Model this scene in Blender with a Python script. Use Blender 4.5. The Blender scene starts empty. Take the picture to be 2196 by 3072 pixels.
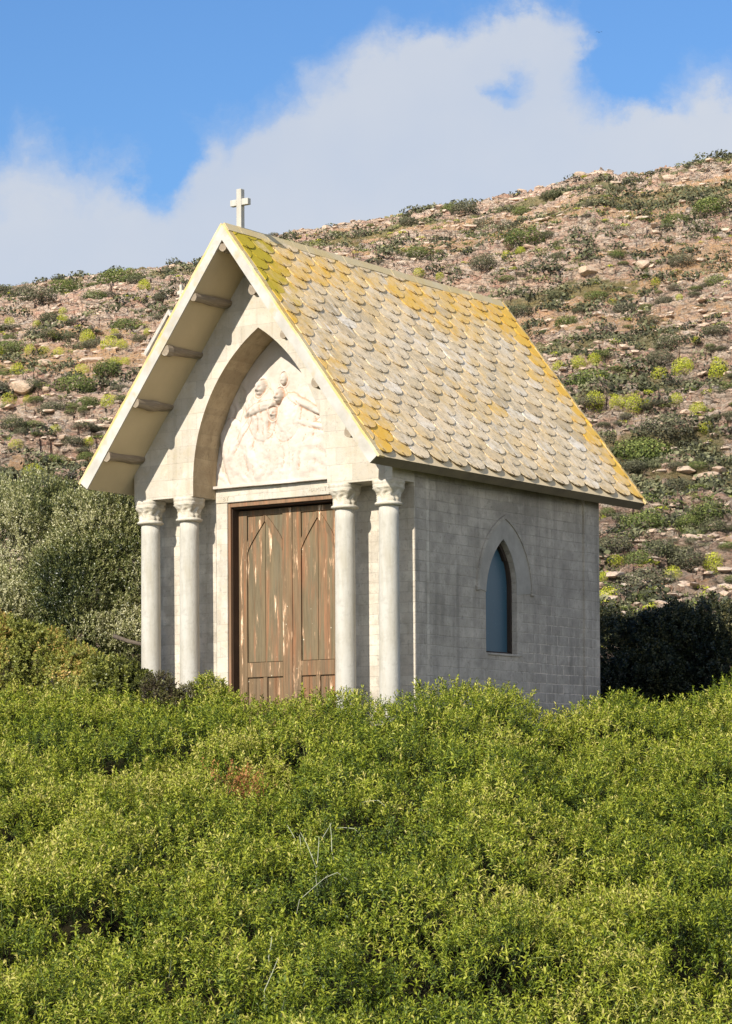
import bpy, math, random
import numpy as np
from mathutils import Vector, Matrix, Euler
random.seed(7)
rng = np.random.default_rng(11)
S = bpy.context.scene
COL = S.collection

# ------------------------------------------------------------------ camera
CAM = np.array([14.198, -18.749, 0.0])          # eye level is z = 0
YAW, PITCH, ROLL, FPX = math.radians(34.869), math.radians(1.4512), math.radians(0.3308), 8030.0
cd = bpy.data.cameras.new("camera"); cam = bpy.data.objects.new("camera", cd); COL.objects.link(cam)
cd.sensor_fit = 'HORIZONTAL'; cd.sensor_width = 36.0; cd.lens = 36.0 * FPX / 2196
cd.shift_y = (2195.4 - 1536) / 2196; cd.clip_start = 0.2; cd.clip_end = 5000
cam.matrix_world = (Matrix.Translation(Vector(CAM)) @ Matrix.Rotation(YAW, 4, 'Z') @
                    Matrix.Rotation(math.pi / 2 + PITCH, 4, 'X') @ Matrix.Rotation(-ROLL, 4, 'Z'))
S.camera = cam

# ------------------------------------------------------------------ sky, sun, exposure
SUN = np.array([0.004, -0.842, 0.539]); SUN /= np.linalg.norm(SUN)
sun_el = math.asin(SUN[2]); sun_az = math.atan2(SUN[0], SUN[1])
W = bpy.data.worlds.new("World"); S.world = W; W.use_nodes = True
nt = W.node_tree; nt.nodes.clear()


def N(tree, typ, **kw):
    n = tree.nodes.new(typ)
    for k, v in kw.items():
        if k.startswith('i_'):
            n.inputs[k[2:].replace('_', ' ')].default_value = v
        else:
            setattr(n, k, v)
    return n


def L(tree, a, b):
    tree.links.new(a, b)


def math_node(tree, op, a, b=None, c=None, clamp=False):
    n = tree.nodes.new('ShaderNodeMath'); n.operation = op; n.use_clamp = clamp
    for i, v in enumerate((a, b, c)):
        if v is None: continue
        if isinstance(v, (int, float)): n.inputs[i].default_value = v
        else: tree.links.new(v, n.inputs[i])
    return n.outputs[0]


sky = N(nt, 'ShaderNodeTexSky'); sky.sky_type = 'NISHITA'; sky.sun_disc = False
sky.sun_elevation = sun_el; sky.sun_rotation = math.atan2(SUN[0], SUN[1])
sky.altitude = 50; sky.air_density = 1.3; sky.dust_density = 0.3; sky.ozone_density = 3.0
tcw = N(nt, 'ShaderNodeTexCoord')
FW = (-math.sin(YAW), math.cos(YAW), 0.0); RT = (math.cos(YAW), math.sin(YAW), 0.0)


def dot(v):
    n = N(nt, 'ShaderNodeVectorMath', operation='DOT_PRODUCT'); L(nt, tcw.outputs['Generated'], n.inputs[0])
    n.inputs[1].default_value = v; return n.outputs['Value']


fy = math_node(nt, 'MAXIMUM', dot(FW), 0.05)
az_u = math_node(nt, 'DIVIDE', dot(RT), fy); el_v = math_node(nt, 'DIVIDE', dot((0, 0, 1)), fy)
cmb = N(nt, 'ShaderNodeCombineXYZ'); L(nt, az_u, cmb.inputs[0]); L(nt, el_v, cmb.inputs[1])
nzw = N(nt, 'ShaderNodeTexNoise', i_Scale=17.0, i_Detail=7.0, i_Roughness=0.62); L(nt, cmb.outputs[0], nzw.inputs['Vector'])
wrp = N(nt, 'ShaderNodeVectorMath', operation='SUBTRACT'); L(nt, nzw.outputs['Color'], wrp.inputs[0]); wrp.inputs[1].default_value = (.5, .5, .5)
wsc = N(nt, 'ShaderNodeVectorMath', operation='SCALE'); L(nt, wrp.outputs[0], wsc.inputs[0]); wsc.inputs['Scale'].default_value = 0.05
wad = N(nt, 'ShaderNodeVectorMath', operation='ADD'); L(nt, cmb.outputs[0], wad.inputs[0]); L(nt, wsc.outputs[0], wad.inputs[1])
sep = N(nt, 'ShaderNodeSeparateXYZ'); L(nt, wad.outputs[0], sep.inputs[0])
U_, V_ = sep.outputs[0], sep.outputs[1]
F5 = FPX / 1.3522


def uv(x, y): return (x - 812) / F5, (1774 - y) / F5


# the cloud bank as soft lobes in directions of the sky
LOBES = [(60, 610, 330, 230, .72), (230, 570, 190, 180, .52), (110, 410, 210, 110, .28), (470, 520, 200, 150, .7), (700, 430, 230, 170, 1.0), (850, 330, 170, 150, .95),
         (960, 190, 130, 140, .95), (1010, 330, 260, 190, .8), (950, 70, 45, 45, .3), (1100, 80, 120, 60, .75), (1190, 40, 50, 35, .35), (1240, 110, 75, 95, .85),
         (1200, 370, 330, 150, .85), (1480, 380, 260, 120, .85), (1640, 290, 130, 100, .8), (465, 330, 40, 50, .45), (1130, 420, 500, 160, .6),
         (1900, 260, 320, 160, .9), (-300, 520, 330, 190, .6), (1105, 170, 55, 26, -.45), (1150, 205, 45, 20, -.3), (370, 390, 48, 100, -.6), (1390, 130, 85, 90, -.5), (1460, 225, 60, 40, -.4)]
acc = None
for (x, y, rx, ry, a) in LOBES:
    u0, v0 = uv(x, y)
    du = math_node(nt, 'MULTIPLY', math_node(nt, 'SUBTRACT', U_, u0), F5 / rx)
    dv = math_node(nt, 'MULTIPLY', math_node(nt, 'SUBTRACT', V_, v0), F5 / ry)
    r2 = math_node(nt, 'ADD', math_node(nt, 'MULTIPLY', du, du), math_node(nt, 'MULTIPLY', dv, dv))
    g = math_node(nt, 'MULTIPLY', math_node(nt, 'EXPONENT', math_node(nt, 'MULTIPLY', r2, -1.0)), a)
    acc = g if acc is None else math_node(nt, 'ADD', acc, g)
nz2 = N(nt, 'ShaderNodeTexNoise', i_Scale=34.0, i_Detail=8.0, i_Roughness=0.6); L(nt, wad.outputs[0], nz2.inputs['Vector'])
acc = math_node(nt, 'ADD', acc, math_node(nt, 'MULTIPLY', math_node(nt, 'SUBTRACT', nz2.outputs[0], 0.5), 1.0))
mr = N(nt, 'ShaderNodeMapRange', interpolation_type='SMOOTHSTEP'); L(nt, acc, mr.inputs[0]); mr.inputs[1].default_value = 0.14; mr.inputs[2].default_value = 1.0
nz3 = N(nt, 'ShaderNodeTexNoise', i_Scale=9.0, i_Detail=5.0); L(nt, cmb.outputs[0], nz3.inputs['Vector'])
dens = math_node(nt, 'MULTIPLY', mr.outputs[0], math_node(nt, 'ADD', math_node(nt, 'MULTIPLY', nz3.outputs[0], 0.35), 0.72), clamp=True)
ccol = N(nt, 'ShaderNodeMix', data_type='RGBA'); L(nt, nz3.outputs[0], ccol.inputs[0])
CLOUD_K = 4.25
ccol.inputs[6].default_value = (1.06 * CLOUD_K, 1.16 * CLOUD_K, 1.34 * CLOUD_K, 1); ccol.inputs[7].default_value = (1.34 * CLOUD_K, 1.39 * CLOUD_K, 1.48 * CLOUD_K, 1)
skg = N(nt, 'ShaderNodeMix', data_type='RGBA', blend_type='MULTIPLY'); skg.inputs[0].default_value = 1.0
L(nt, sky.outputs[0], skg.inputs[6]); skg.inputs[7].default_value = (.55, .79, 1.12, 1)
smix = N(nt, 'ShaderNodeMix', data_type='RGBA'); L(nt, dens, smix.inputs[0]); L(nt, skg.outputs[2], smix.inputs[6]); L(nt, ccol.outputs[2], smix.inputs[7])
# bright broken cloud added out of view, behind and beside the camera, to fill shade
gn = N(nt, 'ShaderNodeTexNoise', i_Scale=2.2, i_Detail=7.0, i_Roughness=0.6); L(nt, tcw.outputs['Generated'], gn.inputs['Vector'])
gm = N(nt, 'ShaderNodeMapRange', interpolation_type='SMOOTHSTEP'); L(nt, gn.outputs[0], gm.inputs[0]); gm.inputs[1].default_value = 0.40; gm.inputs[2].default_value = 0.58
aw = N(nt, 'ShaderNodeMapRange', interpolation_type='SMOOTHSTEP'); L(nt, dot(FW), aw.inputs[0]); aw.inputs[1].default_value = 0.90; aw.inputs[2].default_value = 0.72
aw.inputs[3].default_value = 0.0; aw.inputs[4].default_value = 1.0
zw = N(nt, 'ShaderNodeMapRange', interpolation_type='SMOOTHSTEP'); L(nt, dot((0, 0, 1)), zw.inputs[0]); zw.inputs[1].default_value = 0.30; zw.inputs[2].default_value = 0.62
zw.inputs[3].default_value = 1.0; zw.inputs[4].default_value = 0.0
gd = math_node(nt, 'MULTIPLY', math_node(nt, 'MULTIPLY', gm.outputs[0], aw.outputs[0]), math_node(nt, 'MULTIPLY', zw.outputs[0], 0.9))
smix2 = N(nt, 'ShaderNodeMix', data_type='RGBA'); L(nt, gd, smix2.inputs[0]); L(nt, smix.outputs[2], smix2.inputs[6]); smix2.inputs[7].default_value = (13.5, 13.2, 12.8, 1)
smix = smix2
bg = N(nt, 'ShaderNodeBackground'); L(nt, smix.outputs[2], bg.inputs[0]); bg.inputs[1].default_value = 0.09
wo = N(nt, 'ShaderNodeOutputWorld'); L(nt, bg.outputs[0], wo.inputs[0])

sl = bpy.data.lights.new("sun", 'SUN'); so = bpy.data.objects.new("sun", sl); COL.objects.link(so)
sl.energy = 5.0; sl.angle = math.radians(0.5); sl.color = (1.0, 0.925, 0.81)
so.rotation_euler = Vector(SUN).to_track_quat('Z', 'Y').to_euler(); so.location = (0, -30, 30)
S.view_settings.view_transform = 'Standard'; S.view_settings.look = 'None'
S.view_settings.exposure = 0.48; S.view_settings.gamma = 1.0
S.cycles.max_bounces = 6; S.cycles.diffuse_bounces = 3; S.cycles.glossy_bounces = 2
S.cycles.transmission_bounces = 3; S.cycles.transparent_max_bounces = 4

# ------------------------------------------------------------------ picture geometry helpers (for laying things out on the terrain)
cth, sth = math.cos(YAW), math.sin(YAW)


def polar(az, d):
    """az: tangent of the azimuth right of the view axis, d: distance along the axis"""
    az = np.asarray(az, float); d = np.asarray(d, float)
    wx, wy = az * d, d
    return CAM[0] + wx * cth - wy * sth, CAM[1] + wx * sth + wy * cth


def to_polar(x, y):
    dx, dy = x - CAM[0], y - CAM[1]
    wx = dx * cth + dy * sth; wy = -dx * sth + dy * cth
    return wx / np.maximum(wy, 1e-6), wy


def project(x, y, z):
    """display pixel (1624 x 2272)"""
    a, d = to_polar(x, y); wx = a * d
    y2 = d * math.cos(PITCH) + z * math.sin(PITCH); z2 = z * math.cos(PITCH) - d * math.sin(PITCH)
    u, v = wx / y2, z2 / y2
    u, v = u * math.cos(ROLL) + v * math.sin(ROLL), -u * math.sin(ROLL) + v * math.cos(ROLL)
    return 812 + F5 * u, 2195.4 / 1.3522 - F5 * v


def pix_ray(px, py):
    u = (px - 812) / F5; v = (2195.4 / 1.3522 - py) / F5
    u, v = u * math.cos(ROLL) - v * math.sin(ROLL), u * math.sin(ROLL) + v * math.cos(ROLL)
    wy = math.cos(PITCH) - v * math.sin(PITCH); z = v * math.cos(PITCH) + math.sin(PITCH)
    return u / wy, z / wy                                    # az tangent, elevation tangent


# ------------------------------------------------------------------ noise
def _h(ix, iy, s):
    ix = ix.astype(np.int64); iy = iy.astype(np.int64)
    h = (ix * 374761393 + iy * 668265263 + s * 1442695041) & 0xFFFFFFFF
    h = ((h ^ (h >> 13)) * 1274126177) & 0xFFFFFFFF
    h = ((h ^ (h >> 16)) * 2246822519) & 0xFFFFFFFF
    return ((h ^ (h >> 15)) & 0xFFFFFF) / float(0xFFFFFF)


def vnoise(x, y, s=0):
    ix, iy = np.floor(x), np.floor(y); fx, fy_ = x - ix, y - iy
    fx = fx * fx * (3 - 2 * fx); fy_ = fy_ * fy_ * (3 - 2 * fy_)
    a, b, c, d = _h(ix, iy, s), _h(ix + 1, iy, s), _h(ix, iy + 1, s), _h(ix + 1, iy + 1, s)
    return (a * (1 - fx) + b * fx) * (1 - fy_) + (c * (1 - fx) + d * fx) * fy_


def fbm(x, y, o=4, s=0, r=.5):
    t, a, n = 0, 1, 0
    for i in range(o):
        t = t + a * vnoise(x, y, s + i * 17); n += a; a *= r; x = x * 2.03 + 11.3; y = y * 2.03 + 5.7
    return t / n


def blocks(x, y, s=0):
    """cellular blocks: each cell a tilted plateau; returns height, edge distance"""
    ix, iy = np.floor(x), np.floor(y)
    f1 = np.full(np.shape(x), 9.); f2 = np.full(np.shape(x), 9.); hh = np.zeros(np.shape(x))
    for a in (-1, 0, 1):
        for b in (-1, 0, 1):
            jx, jy = ix + a, iy + b
            cx = jx + _h(jx, jy, s); cy = jy + _h(jx, jy, s + 1)
            d = (x - cx) ** 2 + (y - cy) ** 2
            hc = _h(jx, jy, s + 2) + (x - cx) * (_h(jx, jy, s + 3) - .5) * 1.0 + (y - cy) * (_h(jx, jy, s + 4) - .75) * 1.0
            m = d < f1
            f2 = np.where(m, f1, np.minimum(f2, d)); hh = np.where(m, hc, hh); f1 = np.where(m, d, f1)
    return hh, np.sqrt(f2) - np.sqrt(f1)


# ------------------------------------------------------------------ terrain height
SKY_X = np.array([-4000, -900, -300, 0, 100, 260, 390, 450, 630, 690, 750, 850, 1000, 1070, 1160, 1250, 1300, 1345, 1385, 1450, 1530, 1590, 1700, 2200, 4000, 9000.])
SKY_Y = np.array([1300, 760, 655, 630, 612, 594, 580, 575, 516, 502, 497, 480, 456, 450, 427, 409, 390, 378, 392, 388, 368, 360, 345, 300, 500, 1300.])
_sa = []; _se = []
for _x, _y in zip(SKY_X, SKY_Y):
    a_, e_ = pix_ray(_x, _y); _sa.append(a_); _se.append(e_)
_sa, _se = np.array(_sa), np.array(_se)
D0, D1 = 50.0, 205.0
_ca = np.linspace(-.17, .17, 69); _cc = np.zeros(69)


def sm(x, a, b):
    t = np.clip((x - a) / (b - a), 0, 1); return t * t * (3 - 2 * t)


def base_z(az, d):
    """smooth ground"""
    T = np.interp(az, _sa, _se) + np.interp(az, _ca, _cc)
    t = np.clip((d - D0) / (D1 - D0), 0, 1)
    e = .050 + (T - .050) * (1 - (1 - t) ** 1.45)
    hill = e * d
    over = np.maximum(d - D1, 0)
    hill = hill - over * .35 - over ** 2 * .002
    hill = np.maximum(hill, -12)
    near = np.interp(d, [-500, -5, 0, 3, 8, 13, 20.5, 22.0, 30, 40, D0], [-1.9, -1.8, -1.7, -1.75, -1.95, -1.9, -.15, -.02, .02, .9, .050 * D0])
    return np.where(d < D0, near, hill)


def rock_z(x, y, az, d):
    m = sm(d, 52, 66) * (1 - sm(np.abs(az), .45, .7))
    # ledges run along the slope, rising gently to the right
    wx = az * d; q = d + wx * .18
    wob = (fbm(wx * .07, q * .10, 3, 5) - .5) * 5
    j1 = (fbm(wx * 1.1, q * 1.7, 3, 15) - .5); j2 = (fbm(wx * 1.3 + 40, q * 1.5, 3, 16) - .5)
    h1 = fbm(wx * .12 + wob * .3, q * .26 + wob * .4, 3, 21)
    k1 = h1 * 7 + j1 * .8; f1 = k1 - np.floor(k1); h1 = (np.floor(k1) + sm(f1, .25, .95)) / 7
    h2, e2 = blocks(wx * .50 + wob * .3 + j2 * .5, q * 1.1 + wob + j1 * .5, 31)
    h3, e3 = blocks(wx * 1.4 + wob + j1 * .7, q * 2.6 + j2 * .7, 41)
    out = sm(fbm(wx * .05 + 3, q * .11, 4, 77), .33, .47)
    big = fbm(wx * .03, q * .035, 4, 91) - .5
    cr_ = 1 - .85 * sm(d, 160, 198)
    z = big * 6.0 * sm(d, 70, 140) * cr_ + (h1 - .5) * 3.0 * cr_ * (.3 + .7 * out) + (h2 - .5) * .46 * (.3 + .8 * out) + (h3 - .5) * .26 * (.5 + .7 * out)
    z = z + (fbm(wx * .9, q * 1.6, 4, 3, .6) - .5) * .5 + (fbm(wx * 3.1, q * 4.2, 3, 13, .6) - .5) * .20
    return z * m, out


def ground_z(x, y):
    az, d = to_polar(x, y); r, o = rock_z(x, y, az, d)
    return base_z(az, d) + r


# the ridge is brought to its surveyed height, ledges and all
for _k in range(4):
    _A, _D = np.meshgrid(_ca, np.linspace(120, 225, 260)); _x, _y = polar(_A, _D)
    _el = (ground_z(_x, _y) / _D).max(0); _dif = np.interp(_ca, _sa, _se) - .0005 - _el
    _cc += np.convolve(np.pad(_dif, 2, mode='edge'), [.1, .2, .4, .2, .1], 'valid') * .9


def march(px, py, d0=52., d1=260.):
    """where the line of sight through a picture point meets the ground"""
    a, e = pix_ray(px, py); ds = np.linspace(d0, d1, 1500)
    x, y = polar(np.full_like(ds, a), ds); z = ground_z(x, y)
    hit = np.nonzero(z >= e * ds)[0]
    if len(hit) == 0: return None
    i = hit[0]; return x[i], y[i], z[i], ds[i]


# ------------------------------------------------------------------ mesh helpers
def tag(o, label=None, cat=None, group=None, kind=None):
    if label: o["label"] = label
    if cat: o["category"] = cat
    if group: o["group"] = group
    if kind: o["kind"] = kind
    return o


def link(name, me, mats=(), parent=None):
    o = bpy.data.objects.new(name, me); COL.objects.link(o)
    if me is not None:
        for m in (mats if isinstance(mats, (list, tuple)) else [mats]): me.materials.append(m)
    if parent: o.parent = parent
    return o


def np_mesh(name, V, tris=None, quads=None, attrs=None, smooth=False):
    V = np.ascontiguousarray(V, dtype=np.float32)
    lt, loops = [], []
    if tris is not None and len(tris): loops.append(np.asarray(tris).ravel()); lt.append(np.full(len(tris), 3))
    if quads is not None and len(quads): loops.append(np.asarray(quads).ravel()); lt.append(np.full(len(quads), 4))
    loops = np.concatenate(loops).astype(np.int32); lt = np.concatenate(lt).astype(np.int32)
    ls = np.concatenate([[0], np.cumsum(lt)[:-1]]).astype(np.int32)
    me = bpy.data.meshes.new(name)
    me.vertices.add(len(V)); me.vertices.foreach_set('co', V.ravel())
    me.loops.add(len(loops)); me.loops.foreach_set('vertex_index', loops)
    me.polygons.add(len(lt)); me.polygons.foreach_set('loop_start', ls); me.polygons.foreach_set('loop_total', lt)
    me.polygons.foreach_set('use_smooth', np.full(len(lt), smooth, dtype=bool))
    me.update(calc_edges=True)
    for k, v in (attrs or {}).items():
        a = me.attributes.new(k, 'FLOAT', 'POINT'); a.data.foreach_set('value', np.ascontiguousarray(v, dtype=np.float32))
    return me


class MB:
    def __init__(s): s.v = []; s.f = []

    def add(s, V, F):
        o = len(s.v); s.v += [tuple(map(float, p)) for p in V]; s.f += [tuple(i + o for i in f) for f in F]; return s

    def box(s, x0, x1, y0, y1, z0, z1):
        return s.add([(x0, y0, z0), (x1, y0, z0), (x1, y1, z0), (x0, y1, z0), (x0, y0, z1), (x1, y0, z1), (x1, y1, z1), (x0, y1, z1)],
                     [(0, 3, 2, 1), (4, 5, 6, 7), (0, 1, 5, 4), (1, 2, 6, 5), (2, 3, 7, 6), (3, 0, 4, 7)])

    def prism(s, poly, f0, f1):
        """poly: 2-D points; f0/f1 map (a,b) to the two caps"""
        n = len(poly); V = [f0(*p) for p in poly] + [f1(*p) for p in poly]
        F = [tuple(range(n))[::-1], tuple(range(n, 2 * n))] + [(i, (i + 1) % n, (i + 1) % n + n, i + n) for i in range(n)]
        return s.add(V, F)

    def tube(s, pts, radii, n=8, cap=True):
        pts = [Vector(p) for p in pts]; rings = []
        for i, p in enumerate(pts):
            t = (pts[min(i + 1, len(pts) - 1)] - pts[max(i - 1, 0)]).normalized()
            a = t.orthogonal().normalized() if i == 0 else (a - t * a.dot(t)).normalized()
            b = t.cross(a)
            rings.append([p + (a * math.cos(2 * math.pi * k / n) + b * math.sin(2 * math.pi * k / n)) * radii[i] for k in range(n)])
        V = [q for r in rings for q in r]; F = []
        for i in range(len(rings) - 1):
            for k in range(n):
                F.append((i * n + k, i * n + (k + 1) % n, (i + 1) * n + (k + 1) % n, (i + 1) * n + k))
        if cap: F.append(tuple(range(n))[::-1]); F.append(tuple((len(rings) - 1) * n + k for k in range(n)))
        return s.add(V, F)

    def mesh(s, name, smooth=False, bevel=0):
        me = bpy.data.meshes.new(name); me.from_pydata(s.v, [], s.f); me.update()
        import bmesh
        bm = bmesh.new(); bm.from_mesh(me); bmesh.ops.recalc_face_normals(bm, faces=bm.faces)
        if bevel:
            es = [e for e in bm.edges if len(e.link_faces) == 2 and e.calc_face_angle(0) > .6]
            bmesh.ops.bevel(bm, geom=es, offset=bevel, segments=1, affect='EDGES')
        bm.to_mesh(me); bm.free()
        if smooth: me.polygons.foreach_set('use_smooth', [True] * len(me.polygons))
        return me

    def build(s, name, mat, parent=None, smooth=False, bevel=0):
        return link(name, s.mesh(name, smooth, bevel), mat, parent)


# ------------------------------------------------------------------ materials
class M_:
    def __init__(s, name):
        s.m = bpy.data.materials.new(name); s.m.use_nodes = True; s.t = s.m.node_tree
        s.b = s.t.nodes['Principled BSDF']; s.out = s.t.nodes['Material Output']
        s.tc = s.t.nodes.new('ShaderNodeTexCoord'); s.co = s.tc.outputs['Object']

    def n(s, typ, **kw): return N(s.t, typ, **kw)

    def link(s, a, b): s.t.links.new(a, b)

    def map(s, scale=(1, 1, 1), loc=(0, 0, 0), rot=(0, 0, 0)):
        m = s.n('ShaderNodeMapping'); s.link(s.co, m.inputs[0]); m.inputs['Scale'].default_value = scale
        m.inputs['Location'].default_value = loc; m.inputs['Rotation'].default_value = rot; return m.outputs[0]

    def noise(s, scale, detail=6, rough=.6, vec=None, dist=0):
        n = s.n('ShaderNodeTexNoise', i_Scale=scale, i_Detail=detail, i_Roughness=rough, i_Distortion=dist)
        s.link(vec or s.co, n.inputs['Vector']); return n.outputs[0]

    def voro(s, scale, vec=None, feature='F1', out='Distance'):
        n = s.n('ShaderNodeTexVoronoi', i_Scale=scale); n.feature = feature; s.link(vec or s.co, n.inputs['Vector']); return n.outputs[out]

    def ramp(s, fac, stops, interp='LINEAR'):
        r = s.n('ShaderNodeValToRGB'); s.link(fac, r.inputs[0]); cr = r.color_ramp; cr.interpolation = interp
        while len(cr.elements) < len(stops): cr.elements.new(.5)
        for e, (p, c) in zip(cr.elements, stops):
            e.position = p; e.color = (*c, 1) if isinstance(c, tuple) else (c, c, c, 1)
        return r.outputs[0]

    def mix(s, f, a, b, mode='MIX'):
        n = s.n('ShaderNodeMix', data_type='RGBA', blend_type=mode)
        for i, v in ((0, f), (6, a), (7, b)):
            if isinstance(v, (int, float)): n.inputs[i].default_value = v
            elif isinstance(v, tuple): n.inputs[i].default_value = (*v, 1)
            else: s.link(v, n.inputs[i])
        return n.outputs[2]

    def attr(s, name):
        a = s.n('ShaderNodeAttribute'); a.attribute_name = name; return a.outputs['Fac']

    def math(s, *a, **k): return math_node(s.t, *a, **k)

    def bump(s, h, strength=.5, dist=.01, prev=None):
        b = s.n('ShaderNodeBump', i_Strength=strength, i_Distance=dist); s.link(h, b.inputs['Height'])
        if prev is not None: s.link(prev, b.inputs['Normal'])
        return b.outputs[0]

    def done(s, col, rough=.85, normal=None, spec=.3):
        if isinstance(col, tuple): s.b.inputs['Base Color'].default_value = (*col, 1)
        else: s.link(col, s.b.inputs['Base Color'])
        if isinstance(rough, float): s.b.inputs['Roughness'].default_value = rough
        else: s.link(rough, s.b.inputs['Roughness'])
        s.b.inputs['Specular IOR Level'].default_value = spec
        if normal is not None: s.link(normal, s.b.inputs['Normal'])
        return s.m


def m_plain(name, c1, c2, scale=5., rough=.85, bs=.3, bd=.005, spec=.3):
    m = M_(name); c = m.mix(m.ramp(m.noise(scale, 6), [(.3, 0.), (.7, 1.)]), c1, c2)
    return m.done(c, rough, m.bump(m.noise(scale * 6, 6), bs, bd), spec)


def masonry(name, ca, cb, plane='xz', mortar=(.5, .46, .38), mfac=.35, bw=.21, bh=.09, patch=None, stain=(.30, .26, .2), bcon=.12, bj=.25):
    m = M_(name)
    rot = (math.radians(90), 0, 0) if plane == 'xz' else (math.radians(90), 0, math.radians(90))
    sp = m.n('ShaderNodeSeparateXYZ'); m.link(m.co, sp.inputs[0])
    wv = m.noise(1.7, 3)
    cb_ = m.n('ShaderNodeCombineXYZ')
    m.link(m.math('ADD', sp.outputs[0 if plane == 'xz' else 1], m.math('MULTIPLY', wv, .03)), cb_.inputs[0])
    m.link(m.math('ADD', sp.outputs[2], m.math('MULTIPLY', m.noise(2.3, 3), .025)), cb_.inputs[1])
    br = m.n('ShaderNodeTexBrick'); m.link(cb_.outputs[0], br.inputs['Vector'])
    br.inputs['Scale'].default_value = 1.0; br.inputs['Brick Width'].default_value = bw; br.inputs['Row Height'].default_value = bh
    br.inputs['Mortar Size'].default_value = .0065 if plane == 'yz' else .0035; br.inputs['Mortar Smooth'].default_value = .6; br.inputs['Bias'].default_value = 0
    br.inputs['Color1'].default_value = (0, 0, 0, 1); br.inputs['Color2'].default_value = (1, 1, 1, 1)
    base = m.mix(m.ramp(m.noise(3.1, 8, .65), [(.3, 0.), (.7, 1.)]), ca, cb)
    base = m.mix(bcon, base, br.outputs['Color'], 'OVERLAY')
    base = m.mix(m.ramp(m.noise(11, 8, .7), [(.48, 0.), (.72, .65)]), base, stain)
    base = m.mix(m.ramp(m.noise(1.1, 6, .65), [(.48, 0.), (.66, .55)]), base, stain)
    base = m.mix(m.ramp(m.noise(5, 7, .7, vec=m.map((1, 1, 1), (9, 4, 2))), [(.55, 0.), (.70, .5)]), base, tuple(min(1, c * 1.25) for c in ca))
    # rain marks run down the wall
    st = m.noise(1, 6, .6, vec=m.map((9, 9, .9)))
    base = m.mix(m.ramp(st, [(.52, 0.), (.72, .45)]), base, tuple(c * .6 for c in stain))
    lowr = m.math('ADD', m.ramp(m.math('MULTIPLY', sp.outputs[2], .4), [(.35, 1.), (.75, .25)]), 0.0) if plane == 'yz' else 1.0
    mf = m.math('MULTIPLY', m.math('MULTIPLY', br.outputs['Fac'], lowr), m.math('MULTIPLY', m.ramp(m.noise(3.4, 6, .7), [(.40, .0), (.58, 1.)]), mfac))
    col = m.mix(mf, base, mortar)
    if patch:  # paler joints around this point: grazing sunlight painted into the mortar colour
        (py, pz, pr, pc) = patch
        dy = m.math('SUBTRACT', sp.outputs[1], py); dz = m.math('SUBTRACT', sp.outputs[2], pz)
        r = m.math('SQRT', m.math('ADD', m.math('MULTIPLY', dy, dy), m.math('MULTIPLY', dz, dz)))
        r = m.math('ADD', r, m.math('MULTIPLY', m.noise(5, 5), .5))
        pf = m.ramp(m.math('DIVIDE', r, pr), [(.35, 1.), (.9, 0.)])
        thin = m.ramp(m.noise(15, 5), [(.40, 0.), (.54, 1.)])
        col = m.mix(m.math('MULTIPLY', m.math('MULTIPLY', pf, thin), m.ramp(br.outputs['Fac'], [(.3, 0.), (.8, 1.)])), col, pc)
    base_f = m.noise(22, 8, .75)
    col = m.mix(m.ramp(base_f, [(.30, .55), (.46, 0.)]), col, tuple(c * .45 for c in stain))
    h = m.math('SUBTRACT', m.math('MULTIPLY', m.noise(28, 8, .7), .8), m.math('MULTIPLY', br.outputs['Fac'], bj))
    nb = m.bump(h, .7, .007); nb = m.bump(m.noise(4, 5), .3, .02, nb)
    return m.done(col, .92, nb, .2)


M_FACADE = masonry("pale plastered stone", (.555, .505, .43), (.46, .42, .35), 'xz', (.44, .40, .33), .16, .34, .145, stain=(.44, .37, .25))
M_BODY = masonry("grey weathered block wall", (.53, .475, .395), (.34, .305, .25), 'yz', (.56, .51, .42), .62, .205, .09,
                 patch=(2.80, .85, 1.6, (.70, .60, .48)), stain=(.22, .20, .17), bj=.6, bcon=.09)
M_BODYS = m_plain("smoother dressed window stone", (.40, .37, .32), (.30, .28, .24), 6., .9, .5, .005, .2)
M_BODYF = masonry("stone behind the columns", (.62, .56, .46), (.46, .42, .35), 'xz', (.30, .27, .22), .28, .21, .09, stain=(.3, .26, .2))


def m_column():
    m = M_("cast stone of the columns")
    c = m.mix(m.ramp(m.noise(2.5, 5), [(.3, 0.), (.7, 1.)]), (.50, .485, .435), (.44, .415, .355))
    c = m.mix(m.ramp(m.noise(1.0, 6, .65, vec=m.map((12, 12, 1.6))), [(.46, 0.), (.68, .75)]), c, (.36, .325, .25))
    c = m.mix(m.ramp(m.noise(16, 7, .7), [(.52, 0.), (.72, .7)]), c, (.33, .31, .26))
    return m.done(c, .88, m.bump(m.noise(38, 8, .75), .7, .005), .2)


def m_capital():
    m = M_("carved capital stone")
    c = m.mix(m.ramp(m.noise(12, 7, .7), [(.38, 0.), (.62, 1.)]), (.56, .525, .45), (.42, .37, .28))
    return m.done(c, .9, m.bump(m.noise(40, 6, .7), .6, .006), .2)


def m_relief():
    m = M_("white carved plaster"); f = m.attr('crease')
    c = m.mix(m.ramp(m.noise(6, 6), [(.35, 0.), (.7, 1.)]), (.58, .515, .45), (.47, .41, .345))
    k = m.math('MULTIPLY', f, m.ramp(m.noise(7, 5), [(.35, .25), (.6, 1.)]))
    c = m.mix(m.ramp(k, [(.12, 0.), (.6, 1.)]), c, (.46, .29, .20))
    c = m.mix(m.ramp(m.noise(14, 6, .7), [(.58, 0.), (.72, .35)]), c, (.68, .48, .34))
    return m.done(c, .8, m.bump(m.noise(60, 6), .35, .004), .3)


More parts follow.
